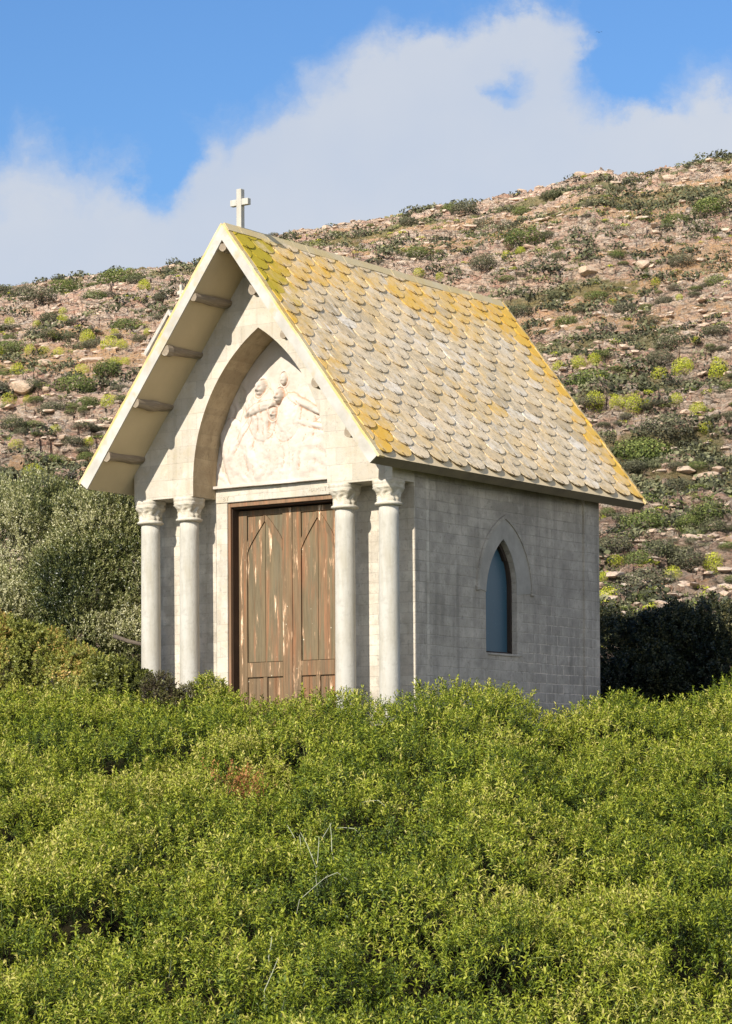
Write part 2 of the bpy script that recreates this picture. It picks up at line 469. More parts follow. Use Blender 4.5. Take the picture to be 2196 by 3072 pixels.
def m_soffit():
    m = M_("ochre soffit render")
    c = m.mix(m.ramp(m.noise(2.2, 6), [(.3, 0.), (.7, 1.)]), (.64, .52, .33), (.55, .445, .28))
    return m.done(c, .95, m.bump(m.noise(30, 6), .3, .004), .1)


def m_board():
    m = M_("white barge board render")
    c = m.mix(m.ramp(m.noise(1, 6, vec=m.map((5, 5, 5))), [(.35, 0.), (.7, 1.)]), (.50, .475, .43), (.37, .345, .29))
    c = m.mix(m.ramp(m.noise(7, 6), [(.52, 0.), (.68, .6)]), c, (.44, .34, .17))
    return m.done(c, .9, m.bump(m.noise(30, 5), .3, .004), .2)


def m_verge():
    m = M_("lichened mortar verge")
    c = m.mix(m.ramp(m.noise(4, 7), [(.3, 0.), (.55, 1.)]), (.62, .54, .38), (.58, .42, .17))
    c = m.mix(m.ramp(m.noise(9, 6), [(.58, 0.), (.72, .7)]), c, (.70, .38, .07))
    return m.done(c, .9, m.bump(m.noise(35, 6), .5, .006), .2)


def m_tiles():
    m = M_("lichened stone tiles"); t = m.attr('tone'); li = m.attr('lichen'); ye = m.attr('yellow')
    c = m.ramp(t, [(0., (.38, .31, .20)), (.25, (.64, .51, .32)), (.5, (.74, .605, .41)), (.75, (.67, .585, .445)), (1., (.82, .76, .65))])
    n1 = m.noise(1, 7, .65, vec=m.map((6, 2.2, 6)))
    c = m.mix(m.ramp(n1, [(.35, 0.), (.65, .55)]), c, (.76, .56, .32))
    n0 = m.noise(1, 8, .75, vec=m.map((20, 9, 14)))
    c = m.mix(m.ramp(n0, [(.48, 0.), (.66, .8)]), c, (.30, .25, .165))
    c = m.mix(m.ramp(m.noise(1.3, 5), [(.5, 0.), (.68, .5)]), c, (.44, .36, .22))
    c = m.mix(m.ramp(m.noise(2.1, 5), [(.48, 0.), (.62, .45)]), c, (.70, .48, .19))
    c = m.mix(m.ramp(m.noise(14, 8, .7), [(.58, 0.), (.72, .6)]), c, (.82, .77, .68))
    c = m.mix(m.ramp(m.noise(1, 6, .7, vec=m.map((2.5, 17, 2.5))), [(.56, 0.), (.70, .6)]), c, (.80, .76, .70))
    c = m.mix(m.ramp(m.noise(1, 6, .7, vec=m.map((3, 19, 3), (5, 3, 1))), [(.56, 0.), (.68, .7)]), c, (.28, .235, .16))
    ln = m.math('ADD', li, m.math('MULTIPLY', m.math('SUBTRACT', m.noise(6, 8, .72), .5), 2.2))
    c = m.mix(m.ramp(ln, [(.22, 0.), (.98, 1.)]), c, m.mix(m.noise(5, 3), (.72, .38, .035), (.70, .47, .10)))
    yn = m.math('ADD', ye, m.math('MULTIPLY', m.math('SUBTRACT', m.noise(6, 6), .5), .8))
    c = m.mix(m.ramp(yn, [(.4, 0.), (.7, 1.)]), c, (.44, .335, .025))
    nb = m.bump(m.noise(30, 8, .7), .5, .004); nb = m.bump(m.noise(7, 4), .4, .01, nb)
    return m.done(c, .85, nb, .3)


def m_wood(name, a, b, c3, flake=True, axis='z'):
    m = M_(name); sc = (1, 1, .06) if axis == 'z' else (1, .08, 1)
    v = m.map(tuple(s * 22 for s in sc)); v2 = m.map(tuple(s * 60 for s in sc))
    c = m.mix(m.ramp(m.noise(.5, 6, .6, vec=v), [(.3, 0.), (.68, 1.)]), a, b)
    c = m.mix(m.ramp(m.noise(.9, 5, .6, vec=v), [(.5, 0.), (.66, .85)]), c, c3)
    c = m.mix(m.ramp(m.noise(1, 4, .7, vec=v2), [(.35, .6), (.6, 0.)]), c, tuple(x * .45 for x in a))
    if flake:
        fl = m.noise(.75, 7, .7, vec=m.map((26, 26, 2.6), (3, 1, 7)))
        c = m.mix(m.ramp(fl, [(.585, 0.), (.635, 1.)]), c, (.55, .34, .20))
        c = m.mix(m.ramp(fl, [(.635, 0.), (.67, 1.)]), c, (.78, .66, .48))
        sp = m.voro(9, vec=m.map((1.4, 1.4, 1)))
        c = m.mix(m.math('MULTIPLY', m.ramp(sp, [(.045, 1.), (.07, 0.)]), m.ramp(m.noise(3, 2), [(.52, 0.), (.56, 1.)])), c, (.75, .68, .5))
    return m.done(c, .75, m.bump(m.noise(1, 5, .7, vec=v2), .5, .003), .25)


def m_leaf(name, stops, trans=.25, rough=.5, spec=.35, obj_var=None):
    m = M_(name); f = m.attr('tint')
    c = m.ramp(f, stops)
    if obj_var:
        oi = m.n('ShaderNodeObjectInfo')
        c = m.mix(m.math('MULTIPLY', oi.outputs['Random'], obj_var[0]), c, obj_var[1])
    m.done(c, rough, None, spec)
    if trans:
        tr = m.n('ShaderNodeBsdfTranslucent'); m.link(m.mix(1., c, (1.0, 1.05, .55), 'MULTIPLY'), tr.inputs[0])
        mx = m.n('ShaderNodeMixShader'); mx.inputs[0].default_value = trans
        m.link(m.b.outputs[0], mx.inputs[1]); m.link(tr.outputs[0], mx.inputs[2]); m.link(mx.outputs[0], m.out.inputs[0])
    return m.m


def m_glass():
    m = M_("dusty pane with painted sky blue")
    c = m.mix(m.noise(3, 4), (.035, .085, .12), (.05, .11, .15))  # the blue of the mirrored sky is put into the pane colour
    c = m.mix(m.ramp(m.noise(60, 3), [(.68, 0.), (.72, .5)]), c, (.3, .35, .38))
    return m.done(c, .35, None, .5)


M_COL, M_CAP, M_REL, M_SOF, M_BRD, M_VRG, M_TIL = m_column(), m_capital(), m_relief(), m_soffit(), m_board(), m_verge(), m_tiles()
M_DOOR = m_wood("weathered door wood", (.225, .145, .075), (.14, .105, .066), (.29, .13, .06))
M_DOORG = m_wood("greenish grey door boards", (.20, .142, .075), (.14, .122, .078), (.30, .14, .07))
M_FRAME = m_wood("brown door frame", (.30, .19, .11), (.20, .12, .07), (.34, .15, .08), flake=False)
M_BRK = m_wood("weathered bracket wood", (.37, .30, .21), (.22, .17, .12), (.52, .47, .38), flake=False, axis='y')
M_DARK = m_plain("dark inside wood", (.03, .022, .016), (.05, .035, .025))
M_EAVE = m_plain("stained eave edge", (.30, .245, .165), (.20, .165, .12), 4., .92, .4, .006, .1)
M_INTR = masonry('brown soffit of the arch', (.50, .40, .26), (.40, .32, .21), 'xz', (.55, .46, .32), .4, .30, .11, stain=(.30, .22, .13))
M_REV = m_plain('frame side painted shade-dark', (.07, .04, .025), (.045, .03, .02))  # shade on the inner frame sides, painted as a darker brown
M_HOOK = m_plain("rusted tile hook", (.05, .04, .03), (.08, .05, .03))
M_GLASS = m_glass()
M_RIDGE = m_plain("pale ridge mortar", (.56, .48, .32), (.56, .42, .18), 3.)

# ------------------------------------------------------------------ THE CHAPEL
chapel = bpy.data.objects.new("chapel", None); COL.objects.link(chapel); chapel.empty_display_size = 1
tag(chapel, "small stone chapel with columned portal, steep scalloped lichen roof and wooden double door", "chapel")
PT = 1.3147                                        # slope of the roof
ZTOP, ZSOF = 4.985, 4.856                          # ridge heights of slab top and soffit
psl = math.atan(PT); cs_, sn_ = math.cos(psl), math.sin(psl)
w = 1.422


def sof(x): return ZSOF - PT * abs(x)


def arch(a, rise, n=14):
    """half-width a, rise: points from left spring over the apex to right spring"""
    R = (a * a + rise * rise) / (2 * a); c = R - a; out = []
    th1 = math.asin(min(1, rise / R))
    for i in range(n + 1):
        th = th1 * i / n; out.append((c - R * math.cos(th), R * math.sin(th)))
    return out + [(-x, z) for x, z in out[-2::-1]]


def arch_wall(a0, a1, zb, top, opening, sill, P, back):
    """wall with an opening; top(a); opening = [(a,z)...]; P(a,z,depth) -> xyz; depth 0 front, 'back' deep"""
    mb = MB(); F = []
    def quad(p): mb.add(p, [(0, 1, 2, 3)])
    xs = [p[0] for p in opening]; L0, L1 = xs[0], xs[-1]
    brk = sorted({a0, a1, L0, L1} | ({0.0} if a0 < 0 < a1 else set()) | {x for x in xs})
    def zo(a): return float(np.interp(a, xs, [p[1] for p in opening]))
    for b0, b1 in zip(brk[:-1], brk[1:]):
        for dpt in (0, back):
            inside = b0 >= L0 - 1e-6 and b1 <= L1 + 1e-6
            zlo = (lambda a: zo(a)) if inside else (lambda a: zb)
            quad([P(b0, zlo(b0), dpt), P(b1, zlo(b1), dpt), P(b1, top(b1), dpt), P(b0, top(b0), dpt)])
            if inside and sill is not None and sill > zb:
                quad([P(b0, zb, dpt), P(b1, zb, dpt), P(b1, sill, dpt), P(b0, sill, dpt)])
        if b0 >= L0 - 1e-6 and b1 <= L1 + 1e-6:
            quad([P(b0, zo(b0), 0), P(b0, zo(b0), back), P(b1, zo(b1), back), P(b1, zo(b1), 0)])
            if sill is not None: quad([P(b0, sill, 0), P(b1, sill, 0), P(b1, sill, back), P(b0, sill, back)])
        else:
            quad([P(b0, zb, 0), P(b1, zb, 0), P(b1, zb, back), P(b0, zb, back)])
        quad([P(b0, top(b0), 0), P(b0, top(b0), back), P(b1, top(b1), back), P(b1, top(b1), 0)])
    for a in (L0, L1):
        lo = sill if sill is not None else zb
        if opening[0][1] > lo + 1e-6: quad([P(a, lo, 0), P(a, zo(a), 0), P(a, zo(a), back), P(a, lo, back)])
    for a in (a0, a1): quad([P(a, zb, 0), P(a, top(a), 0), P(a, top(a), back), P(a, zb, back)])
    return mb


def fin(mb, name, mat, parent, bevel=0):
    me = bpy.data.meshes.new(name); me.from_pydata(mb.v, [], mb.f); me.update()
    import bmesh
    bm = bmesh.new(); bm.from_mesh(me); bmesh.ops.remove_doubles(bm, verts=bm.verts, dist=1e-5)
    bmesh.ops.recalc_face_normals(bm, faces=bm.faces); bm.to_mesh(me); bm.free()
    return link(name, me, mat, parent)


# portal gable: front face at y = 0, 0.335 deep
op = [(x, 2.85 + z) for x, z in arch(.74, 1.318, 18)]
gable = arch_wall(-w, w, 2.725, lambda a: sof(a) - .001, op, None, lambda a, z, d: (a, d, z), .335)
gob = fin(gable, "portal_gable", [M_FACADE, M_INTR], chapel)
for p_ in gob.data.polygons:
    if abs(p_.normal.y) < .1 and abs(p_.center.x) < .7405 and p_.center.z > 2.73: p_.material_index = 1
# dressed voussoir ring, barely proud of the gable, is drawn by the joints: nine thin radial cuts each side
# body walls
ws = arch(.262, .495, 14); WY, WZ = 1.768, 1.855
wop = [(WY + a + .035 * (z / .495), WZ + z) for a, z in ws]
TH = .22


def side_wall(sx):
    walls = []
    P = lambda a, z, d: (sx * (w - .022 - d), a, z)
    if sx > 0:
        mb = arch_wall(.525, 3.231, -.5, lambda a: 2.97, [(WY - .262, WZ)] + wop[1:-1] + [(WY + .262, WZ)], 1.312, P, TH)
    else:
        mb = arch_wall(.525, 3.231, -.5, lambda a: 2.97, [(WY - .262, WZ)] + wop[1:-1] + [(WY + .262, WZ)], 1.312, P, TH)
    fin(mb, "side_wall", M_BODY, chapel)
    x0, x1 = sorted((sx * w, sx * (w - TH)))
    for ya, yb in ((.337, .525), (3.231, 3.513)): MB().box(x0, x1, ya, yb, -.5, 2.975).build("corner_pilaster", M_BODY, chapel, bevel=.006)


side_wall(1); side_wall(-1)
b = MB(); b.prism([(-w + .003, -.5), (w - .003, -.5), (w - .003, sof(w)), (0, ZSOF - .001), (-w + .003, sof(w))], lambda a, z: (a, 3.30, z), lambda a, z: (a, 3.510, z))
b.build("back_wall", M_BODY, chapel)
# front wall of the body, behind the columns: two piers and the wall above the door
b = MB()
b.box(-w + .002, -.742, .335, .56, -.5, 2.98); b.box(.742, w - .002, .335, .56, -.5, 2.98)
b.prism([(-.742, 2.814), (.742, 2.814), (.742, 3.87), (0, 4.84), (-.742, 3.87)], lambda a, z: (a, .345, z), lambda a, z: (a, .56, z))
b.build("front_wall", M_BODYF, chapel)
for s in (-1, 1):
    x0, x1 = sorted((s * .613, s * .740)); MB().box(x0, x1, .332, .56, -.5, 2.684).build("door_jamb", M_FACADE, chapel, bevel=.004)
lin = MB().box(-.740, .740, .326, .56, 2.686, 2.812).build("door_lintel", M_FACADE, chapel, bevel=.005)


def letters(txt, x, z, size, parent, name="carved_lettering"):
    cu = bpy.data.curves.new(name, 'FONT'); cu.body = txt; cu.size = size; cu.extrude = .0025; cu.space_character = 1.15
    o = bpy.data.objects.new(name, cu); COL.objects.link(o); o.matrix_world = Matrix.Translation((x, .3245, z)) @ Matrix.Rotation(math.pi / 2, 4, 'X')
    bpy.context.view_layer.update()
    me = bpy.data.meshes.new_from_object(o.evaluated_get(bpy.context.evaluated_depsgraph_get())); me.transform(o.matrix_world)
    bpy.data.objects.remove(o); me.name = name; me.materials.clear()
    return link(name, me, M_CAP, parent)


letters("BY", -.66, 2.705, .06, lin); letters("HAMILTON", .30, 2.722, .052, lin)

# ---- relief in the tympanum
relief = bpy.data.objects
def build_relief():
    nx, nz = 230, 260
    xs = np.linspace(-.745, .745, nx); zs = np.linspace(2.812, 4.20, nz)
    X, Z = np.meshgrid(xs, zs)
    rise = 1.318; R = (.74 ** 2 + rise ** 2) / (1.48); c = R - .74
    H = np.zeros_like(X)
    def blob(x, z, rx, rz, h, rot=0., p=1.):
        nonlocal H
        cx, sx_ = math.cos(rot), math.sin(rot); dx, dz = X - x, Z - z
        u = (dx * cx + dz * sx_) / rx; v = (-dx * sx_ + dz * cx) / rz
        g = np.clip(1 - u * u - v * v, 0, None) ** (.5 * p) * h
        H = np.maximum(H, g) + np.minimum(H, g) * .25
    # robed groups leaning towards the middle
    blob(-.17, 3.15, .28, .52, .085, .18); blob(-.45, 3.05, .20, .42, .055, .35); blob(.16, 3.1, .24, .46, .075, -.12)
    blob(.45, 3.08, .20, .34, .045, -.35); blob(-.18, 3.45, .16, .25, .10, .1); blob(.10, 3.40, .14, .22, .09, -.2)
    blob(-.20, 3.50, .20, .045, .115, .25); blob(.28, 3.50, .24, .035, .06, -.5); blob(.42, 3.30, .22, .03, .05, -.25)
    blob(-.38, 3.33, .18, .03, .06, .9)
    # soft folds, warped
    wx = X + (fbm(X * 3 + 5, Z * 3, 4, 8) - .5) * .35 - (Z - 2.8) * X * .28
    wz = Z + (fbm(X * 3 + 15, Z * 3 + 9, 4, 9) - .5) * .3
    folds = np.sin(wx * 62 + np.sin(wz * 9) * 2.2) * .5 + np.sin(wx * 27 + wz * 11) * .6
    arcs = np.sin((np.hypot((X - .35) * 1.2, Z - 2.72)) * 55 + fbm(X * 4, Z * 4, 3, 4) * 5)
    mw = sm(X, .12, .45)
    env = sm(Z, 4.0, 3.5) * sm(Z, 2.83, 2.92)
    H = H + (folds * (1 - mw * .7) + arcs * mw * .5) * .011 * env * (.5 + vnoise(X * 6, Z * 6, 2))
    H = H + (fbm(X * 26, Z * 26, 4, 61, .6) - .5) * .010 * (.3 + env)
    # heads: veiled head, bearded head, child's head
    for (hx, hz, r, hh) in ((-.205, 3.68, .070, .135), (-.01, 3.60, .062, .115), (-.05, 3.44, .052, .125), (.03, 3.75, .05, .05)):
        d = np.hypot((X - hx) / (r * .80), (Z - hz) / (r * 1.15)); g = np.sqrt(np.clip(1 - d * d, 0, 1)) * hh
        face = -np.exp(-(((X - hx) / r + .30) ** 2 + ((Z - hz) / r - .12) ** 2) * 22) * .16 - np.exp(-(((X - hx) / r - .30) ** 2 + ((Z - hz) / r - .12) ** 2) * 22) * .16 \
            - np.exp(-(((X - hx) / r) ** 2 * 5 + ((Z - hz) / r + .48) ** 2 * 60)) * .12 + np.exp(-(((X - hx) / r) ** 2 * 60 + ((Z - hz) / r + .08) ** 2 * 14)) * .16
        H = np.where(g > .005, np.maximum(H, g + face * hh), H)
        ring = np.exp(-((d - 1.25) / .12) ** 2) * .010
        H = H + ring - np.exp(-((d - 1.06) / .08) ** 2) * .014
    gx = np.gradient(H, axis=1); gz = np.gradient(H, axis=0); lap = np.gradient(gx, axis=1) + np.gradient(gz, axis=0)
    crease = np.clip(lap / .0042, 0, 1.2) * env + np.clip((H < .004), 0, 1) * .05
    keep = (Z < 2.85) | ((np.abs(X) + .0) < (R * np.sqrt(np.clip(1 - ((Z - 2.85) / R) ** 2, 0, 1)) - c) + .004)
    ledge = sm(Z, 2.84, 2.82) * .012
    Y = .338 - H * .78 - ledge
    V = np.stack([X, Y, Z], -1).reshape(-1, 3)
    i = np.arange(nx * nz).reshape(nz, nx)
    q = np.stack([i[:-1, :-1], i[:-1, 1:], i[1:, 1:], i[1:, :-1]], -1)
    kk = keep[:-1, :-1] & keep[:-1, 1:] & keep[1:, 1:] & keep[1:, :-1]
    q = q[kk]
    me = np_mesh("tympanum_relief", V, quads=q, attrs={'crease': crease.ravel()}, smooth=True)
    return link("tympanum_relief", me, M_REL, chapel)


build_relief()
MB().box(-.738, .738, .280, .350, 2.8125, 2.838).build("relief_ledge", M_REL, chapel, bevel=.003)

# ---- door
door = MB()
b = MB()
for s in (-1, 1):
    x0, x1 = sorted((s * .612, s * .585)); b.box(x0, x1, .345, .372, -.5, 2.683)
b.box(-.5848, .5848, .345, .372, 2.645, 2.683)
dfr = b.build("door_frame", M_FRAME, chapel, bevel=.002)
b = MB(); b.box(-.612, -.580, .3722, .514, -.5, 2.683); b.box(.580, .612, .3722, .514, -.5, 2.683); b.box(-.5798, .5798, .3722, .514, 2.630, 2.683)
b.build("frame_rebate", M_REV, dfr)
MB().box(-.61, .61, .515, .54, -.5, 2.68).build("door_backing", M_DARK, chapel)
DY = .462


def door_leaf(x0, x1, inner_left):
    """inner boards with rails, stiles and pointed braces proud of them"""
    gap = MB().box(x0, x1, DY + .022, DY + .05, .02, 2.618)
    leaf = gap.build("door_leaf", M_DOORG, chapel)
    wst = .092; xa, xb = x0 + wst, x1 - wst * 1.15
    xm = (xa + xb) / 2
    # boards between stiles
    for (p, q_) in ((xa + .004, xm - .003), (xm + .003, xb - .004)):
        MB().box(p, q_, DY + .014, DY + .024, 1.245, 2.562).build("panel_board", M_DOORG, leaf, bevel=.0015)
    for (p, q_) in ((x0, xa), (xb, x1)): MB().box(p, q_, DY, DY + .021, .02, 2.618).build("stile", M_DOOR, leaf, bevel=.003)
    for (z0_, z1_) in ((2.568, 2.617), (1.107, 1.240), (.03, .22)): MB().box(xa + .001, xb - .001, DY + .001, DY + .021, z0_, z1_).build("rail", M_DOOR, leaf, bevel=.003)
    MB().box(xm - .022, xm + .022, DY + .001, DY + .021, .222, 1.105).build("muntin", M_DOOR, leaf, bevel=.003)
    for (p, q_) in ((xa, xm - .024), (xm + .024, xb)):
        mid = (p + q_) / 2
        for u0, u1 in ((p + .005, mid - .002), (mid + .002, q_ - .005)): MB().box(u0, u1, DY + .012, DY + .022, .23, 1.097).build("lower_panel", M_DOOR, leaf, bevel=.001)
    # curved braces forming a point in each leaf
    for s in (-1, 1):
        br = MB(); inn, out_ = [], []
        for k in range(9):
            t = k / 8; ex = xa if s < 0 else xb
            x = ex + (xm - ex) * t * (1 - .012); z = 2.235 + .275 * (t ** .86)
            inn.append((x, z)); out_.append((x - s * 0 , z + .095 - .02 * t))
        poly = inn + out_[::-1]
        poly = [(min(max(px_, xa + .001), xb - .001), min(pz, 2.566)) for px_, pz in poly]
        br.prism(poly, lambda a, z: (a, DY + .0015, z), lambda a, z: (a, DY + .0135, z))
        br.build("brace", M_DOOR, leaf, bevel=.001)
    return leaf


door_leaf(-.583, .016, True); door_leaf(.021, .583, False)

# ---- columns
def capital_mesh():
    n = 40
    prof = [(2.506, .088, 2.0), (2.510, .104, 2.2), (2.522, .116, 2.4), (2.534, .113, 2.4), (2.544, .098, 2.3), (2.575, .089, 2.3), (2.60, .088, 2.4), (2.625, .092, 2.8),
            (2.648, .101, 3.2), (2.664, .112, 3.6), (2.678, .119, 4), (2.688, .115, 4), (2.694, .119, 3.8), (2.710, .124, 3.6), (2.724, .122, 3.5)]
    zz = np.array([p[0] for p in prof]); zi = np.linspace(zz[0], zz[-1], 34)
    ri = np.interp(zi, zz, [p[1] for p in prof]); ei = np.interp(zi, zz, [p[2] for p in prof])
    V = []
    for z, r, e in zip(zi, ri, ei):
        for k in range(n):
            th = 2 * math.pi * k / n
            c, s = math.cos(th), math.sin(th); f = (abs(c) ** e + abs(s) ** e) ** (-1 / e)
            tt = (z - 2.545) / (2.665 - 2.545)
            bump = 0
            if 0 < tt < 1:
                bump = .013 * math.sin(math.pi * tt) * math.cos(th * 8 + math.sin(z * 90)) + .011 * math.exp(-((tt - .18) / .14) ** 2) * (math.cos(th * 12) > -.2)
                cor = abs(math.sin(2 * th)); bump += .016 * cor ** 6 * math.exp(-((tt - .85) / .2) ** 2)
                bump += (random.random() - .5) * .009
            elif tt >= 1: bump = -.012 * abs(math.cos(2 * th)) ** 4 + (random.random() - .5) * .002
            V.append(((r * f + bump) * c, (r * f + bump) * s, z))
    F = []
    m = len(zi)
    for i in range(m - 1):
        for k in range(n): F.append((i * n + k, i * n + (k + 1) % n, (i + 1) * n + (k + 1) % n, (i + 1) * n + k))
    F.append(tuple(range(n))[::-1]); F.append(tuple((m - 1) * n + k for k in range(n)))
    mb = MB(); mb.add(V, F); return mb.mesh("capital", True)


cap_me = capital_mesh()
cap_me.materials.append(M_CAP)
sh = MB(); zz = np.linspace(.30, 2.511, 24)
sh.tube([(0, 0, z) for z in zz], [.091 - .006 * ((z - .3) / 2.2) ** 1.6 for z in zz], 36)
sh_me = sh.mesh("shaft", True); sh_me.materials.append(M_COL)
for p in sh_me.polygons: p.use_smooth = len(p.vertices) == 4
bs = MB()
for z0, z1, r in ((-.1, .12, .16), (.12, .19, .15), (.19, .23, .125), (.23, .30, .135)):
    bs.tube([(0, 0, z0), (0, 0, z0 + .012), (0, 0, z1 - .012), (0, 0, z1)], [r - .008, r, r, r - .008], 32)
bs_me = bs.mesh("column_base"); bs_me.materials.append(M_COL)
for i, x in enumerate((-1.315, -.865, .855, 1.315)):
    c = link("column", sh_me, (), chapel) if i == 0 else link("column", sh_me, (), chapel)
    c.location = (x, .10, 0)
    k = link("capital", cap_me, (), c); k.rotation_euler.z = 0
    link("column_base", bs_me, (), c)

# ---- roof: two slabs meeting at the ridge, tiles, verge, ridge caps
Y0, Y1 = -.5155, 4.088; WE = 1.6232


def roof_side(s):
    tt = .0945
    # cross-section: ridge, eave, cut square to the slope
    xe = WE - .004
    poly = [(0, ZTOP), (s * xe, ZTOP - PT * xe), (s * (xe - tt * sn_), ZTOP - PT * xe - tt * cs_), (0, ZSOF)]
    sb = MB().prism(poly, lambda a, z: (a, Y0 + .012, z), lambda a, z: (a, Y1 - .012, z))
    slab = sb.build("roof_slab", [M_SOF, M_EAVE], chapel)
    for p_ in slab.data.polygons:
        if p_.normal.x * s > .3 and p_.normal.z < -.5: p_.material_index = 1
    # white front board
    for (ya, yb) in ((Y0, Y0 + .0115), (Y1 - .0115, Y1)):
        MB().prism(poly, lambda a, z: (a, ya, z), lambda a, z: (a, yb, z)).build("barge_board", M_BRD, slab)
    O = np.array([0, 0, ZTOP]); DS = np.array([s * cs_, 0, -sn_]); DN = np.array([s * sn_, 0, cs_]); DT = np.array([0, 1., 0])
    def at(t, q, n): return O + DS * q + DT * t + DN * n
    SL = 2.690
    # lichened mortar verge on both gable ends
    for (ta, tb) in ((Y0, Y0 + .085), (Y1 - .05, Y1)):
        mb = MB(); ns = 40
        for k in range(ns):
            q0, q1 = SL * k / ns, SL * (k + 1) / ns; h = .020 + random.random() * .004
            P8 = [at(ta, q0, .0), at(tb, q0, .0), at(tb, q1, .0), at(ta, q1, .0), at(ta, q0, h), at(tb, q0, h * .8), at(tb, q1, h * .8), at(ta, q1, h)]
            mb.add(P8, [(0, 3, 2, 1), (4, 5, 6, 7), (0, 1, 5, 4), (1, 2, 6, 5), (2, 3, 7, 6), (3, 0, 4, 7)])
        mb.build("verge", M_VRG, slab)
    # tiles
    V, Q, T, tone, lich, yel = [], [], [], [], [], []
    hooksV = MB()
    EXP, TW, TL = .1312, .291, .30
    nrow = 20; off = 0
    for r in range(-1, nrow):
        s_tip = .115 + EXP * r + .02
        shift = 0 if r % 2 else TW / 2
        ncol = int((Y1 - Y0) / TW) + 3
        for ccol in range(ncol):
            tc_ = Y0 + .02 + shift + (ccol - .5) * TW - .005 + random.uniform(-.008, .008)
            rot = random.gauss(0, .03); hw = TW / 2 - random.uniform(.001, .006); ln = random.uniform(-.014, .014)
            thk = random.uniform(.006, .011); lift = random.uniform(-.002, .005)
            lo, hi = Y0 + .070, Y1 - .035
            pts = []
            nseg = 10; dep = .135
            for k in range(nseg + 1):
                a = math.pi * k / nseg
                pts.append((-hw * math.cos(a), s_tip + ln - dep + dep * math.sin(a) ** .75))
            pts = [(-hw, s_tip - TL)] + pts + [(hw, s_tip - TL)]
            # rotate, clip to verge band
            P2 = []
            for (u, q) in pts:
                q_ = q - s_tip; uu = u * math.cos(rot) - q_ * math.sin(rot); qq = u * math.sin(rot) + q_ * math.cos(rot)
                P2.append((min(max(tc_ + uu, lo), hi), min(max(s_tip + qq, .01), SL + .012)))
            if max(p[0] for p in P2) - min(p[0] for p in P2) < .02 or max(p[1] for p in P2) < .04: continue
            n = len(P2)
            def hgt(q): return .004 + (q - (s_tip - TL)) / TL * (.012 + lift)
            base = len(V)
            for (u, q) in P2: V.append(at(u, q, hgt(q) + thk))
            for (u, q) in P2: V.append(at(u, q, hgt(q)))
            # triangulate top as fan strips: pair left/right points
            top = list(range(base, base + n)); i0, i1 = 0, n - 1
            while i1 - i0 >= 3:
                Q.append((top[i0], top[i0 + 1], top[i1 - 1], top[i1])); i0 += 1; i1 -= 1
            if i1 - i0 == 2: T.append((top[i0], top[i0 + 1], top[i1]))
            for k in range(n - 1): Q.append((base + k, base + n + k, base + n + k + 1, base + k + 1))
            m2 = len(V) - base
            tn = min(1, max(0, random.gauss(.46, .17)))
            yrel = (tc_ - Y0) / (Y1 - Y0); q = s_tip
            nn = float(fbm(np.array([tc_ * 1.3 + 4]), np.array([q * 1.3]), 3, 12)[0])
            dv = min(tc_ - Y0, Y1 - tc_)
            li = .85 * math.exp(-((Y1 - tc_) / .33) ** 2) + .95 * math.exp(-((tc_ - Y0) / .42) ** 2) * (.5 + .8 * nn) + .66 * math.exp(-((q - .42) / .36) ** 2) * (1 if yrel > .1 else .6) + (nn - .5) * 1.0
            li += random.gauss(0, .08)
            if random.random() < .03: li += .4
            ye = 1.0 * math.exp(-((tc_ - Y0) / .75) ** 2) * math.exp(-(q / 1.15) ** 2) + .25 * (nn - .5)
            if random.random() < .07: tn = .10
            if random.random() < .06: tn = .92
            tone += [tn] * m2; lich += [li] * m2; yel += [ye] * m2
            # the small wire hook that holds the tip
            if lo + .03 < tc_ < hi - .03 and .1 < s_tip < SL - .05:
                u0 = tc_ - .035; h0 = hgt(s_tip) + thk + .003
                A = at(u0 - .0055, s_tip - .026, h0 - .001); B = at(u0 + .0055, s_tip - .026, h0 - .001)
                C_ = at(u0 + .0055, s_tip + .016, h0 + .007); D_ = at(u0 - .0055, s_tip + .016, h0 + .007)
                E_ = at(u0 + .004, s_tip + .012, 0.012); F_ = at(u0 - .004, s_tip + .012, 0.012)
                hooksV.add([A, B, C_, D_, E_, F_], [(0, 1, 2, 3), (3, 2, 4, 5)])
    nt_, nq = len(T), len(Q); o_ = len(V); V += [np.array(p) for p in hooksV.v]; Q += [tuple(i_ + o_ for i_ in f) for f in hooksV.f]; z_ = [0] * len(hooksV.v)
    me = np_mesh("tiling", np.array(V), tris=T, quads=Q, attrs={'tone': tone + z_, 'lichen': lich + z_, 'yellow': yel + z_})
    mi = np.zeros(len(me.polygons), dtype=np.int32); mi[nt_ + nq:] = 1
    link("tiling", me, [M_TIL, M_HOOK], slab); me.polygons.foreach_set('material_index', mi)
    # ridge cap
    mb = MB(); ns = 23
    for k in range(ns):
        t0 = Y0 + .01 + (Y1 - Y0 - .09) * k / ns; t1 = Y0 + .01 + (Y1 - Y0 - .09) * (k + 1) / ns
        q1 = .085 + random.uniform(-.006, .006); h = .030 + random.uniform(-.002, .002)
        P8 = [at(t0, -.005, .01), at(t1 - .0003, -.005, .01), at(t1 - .0003, q1, .012), at(t0, q1, .012), at(t0, -.005, h), at(t1 - .0003, -.005, h), at(t1 - .0003, q1, h - .004), at(t0, q1, h - .004)]
        mb.add(P8, [(0, 3, 2, 1), (4, 5, 6, 7), (0, 1, 5, 4), (1, 2, 6, 5), (2, 3, 7, 6), (3, 0, 4, 7)])
    mb.build("ridge_cap", M_RIDGE, slab)
    return slab


roof_side(1); roof_side(-1)

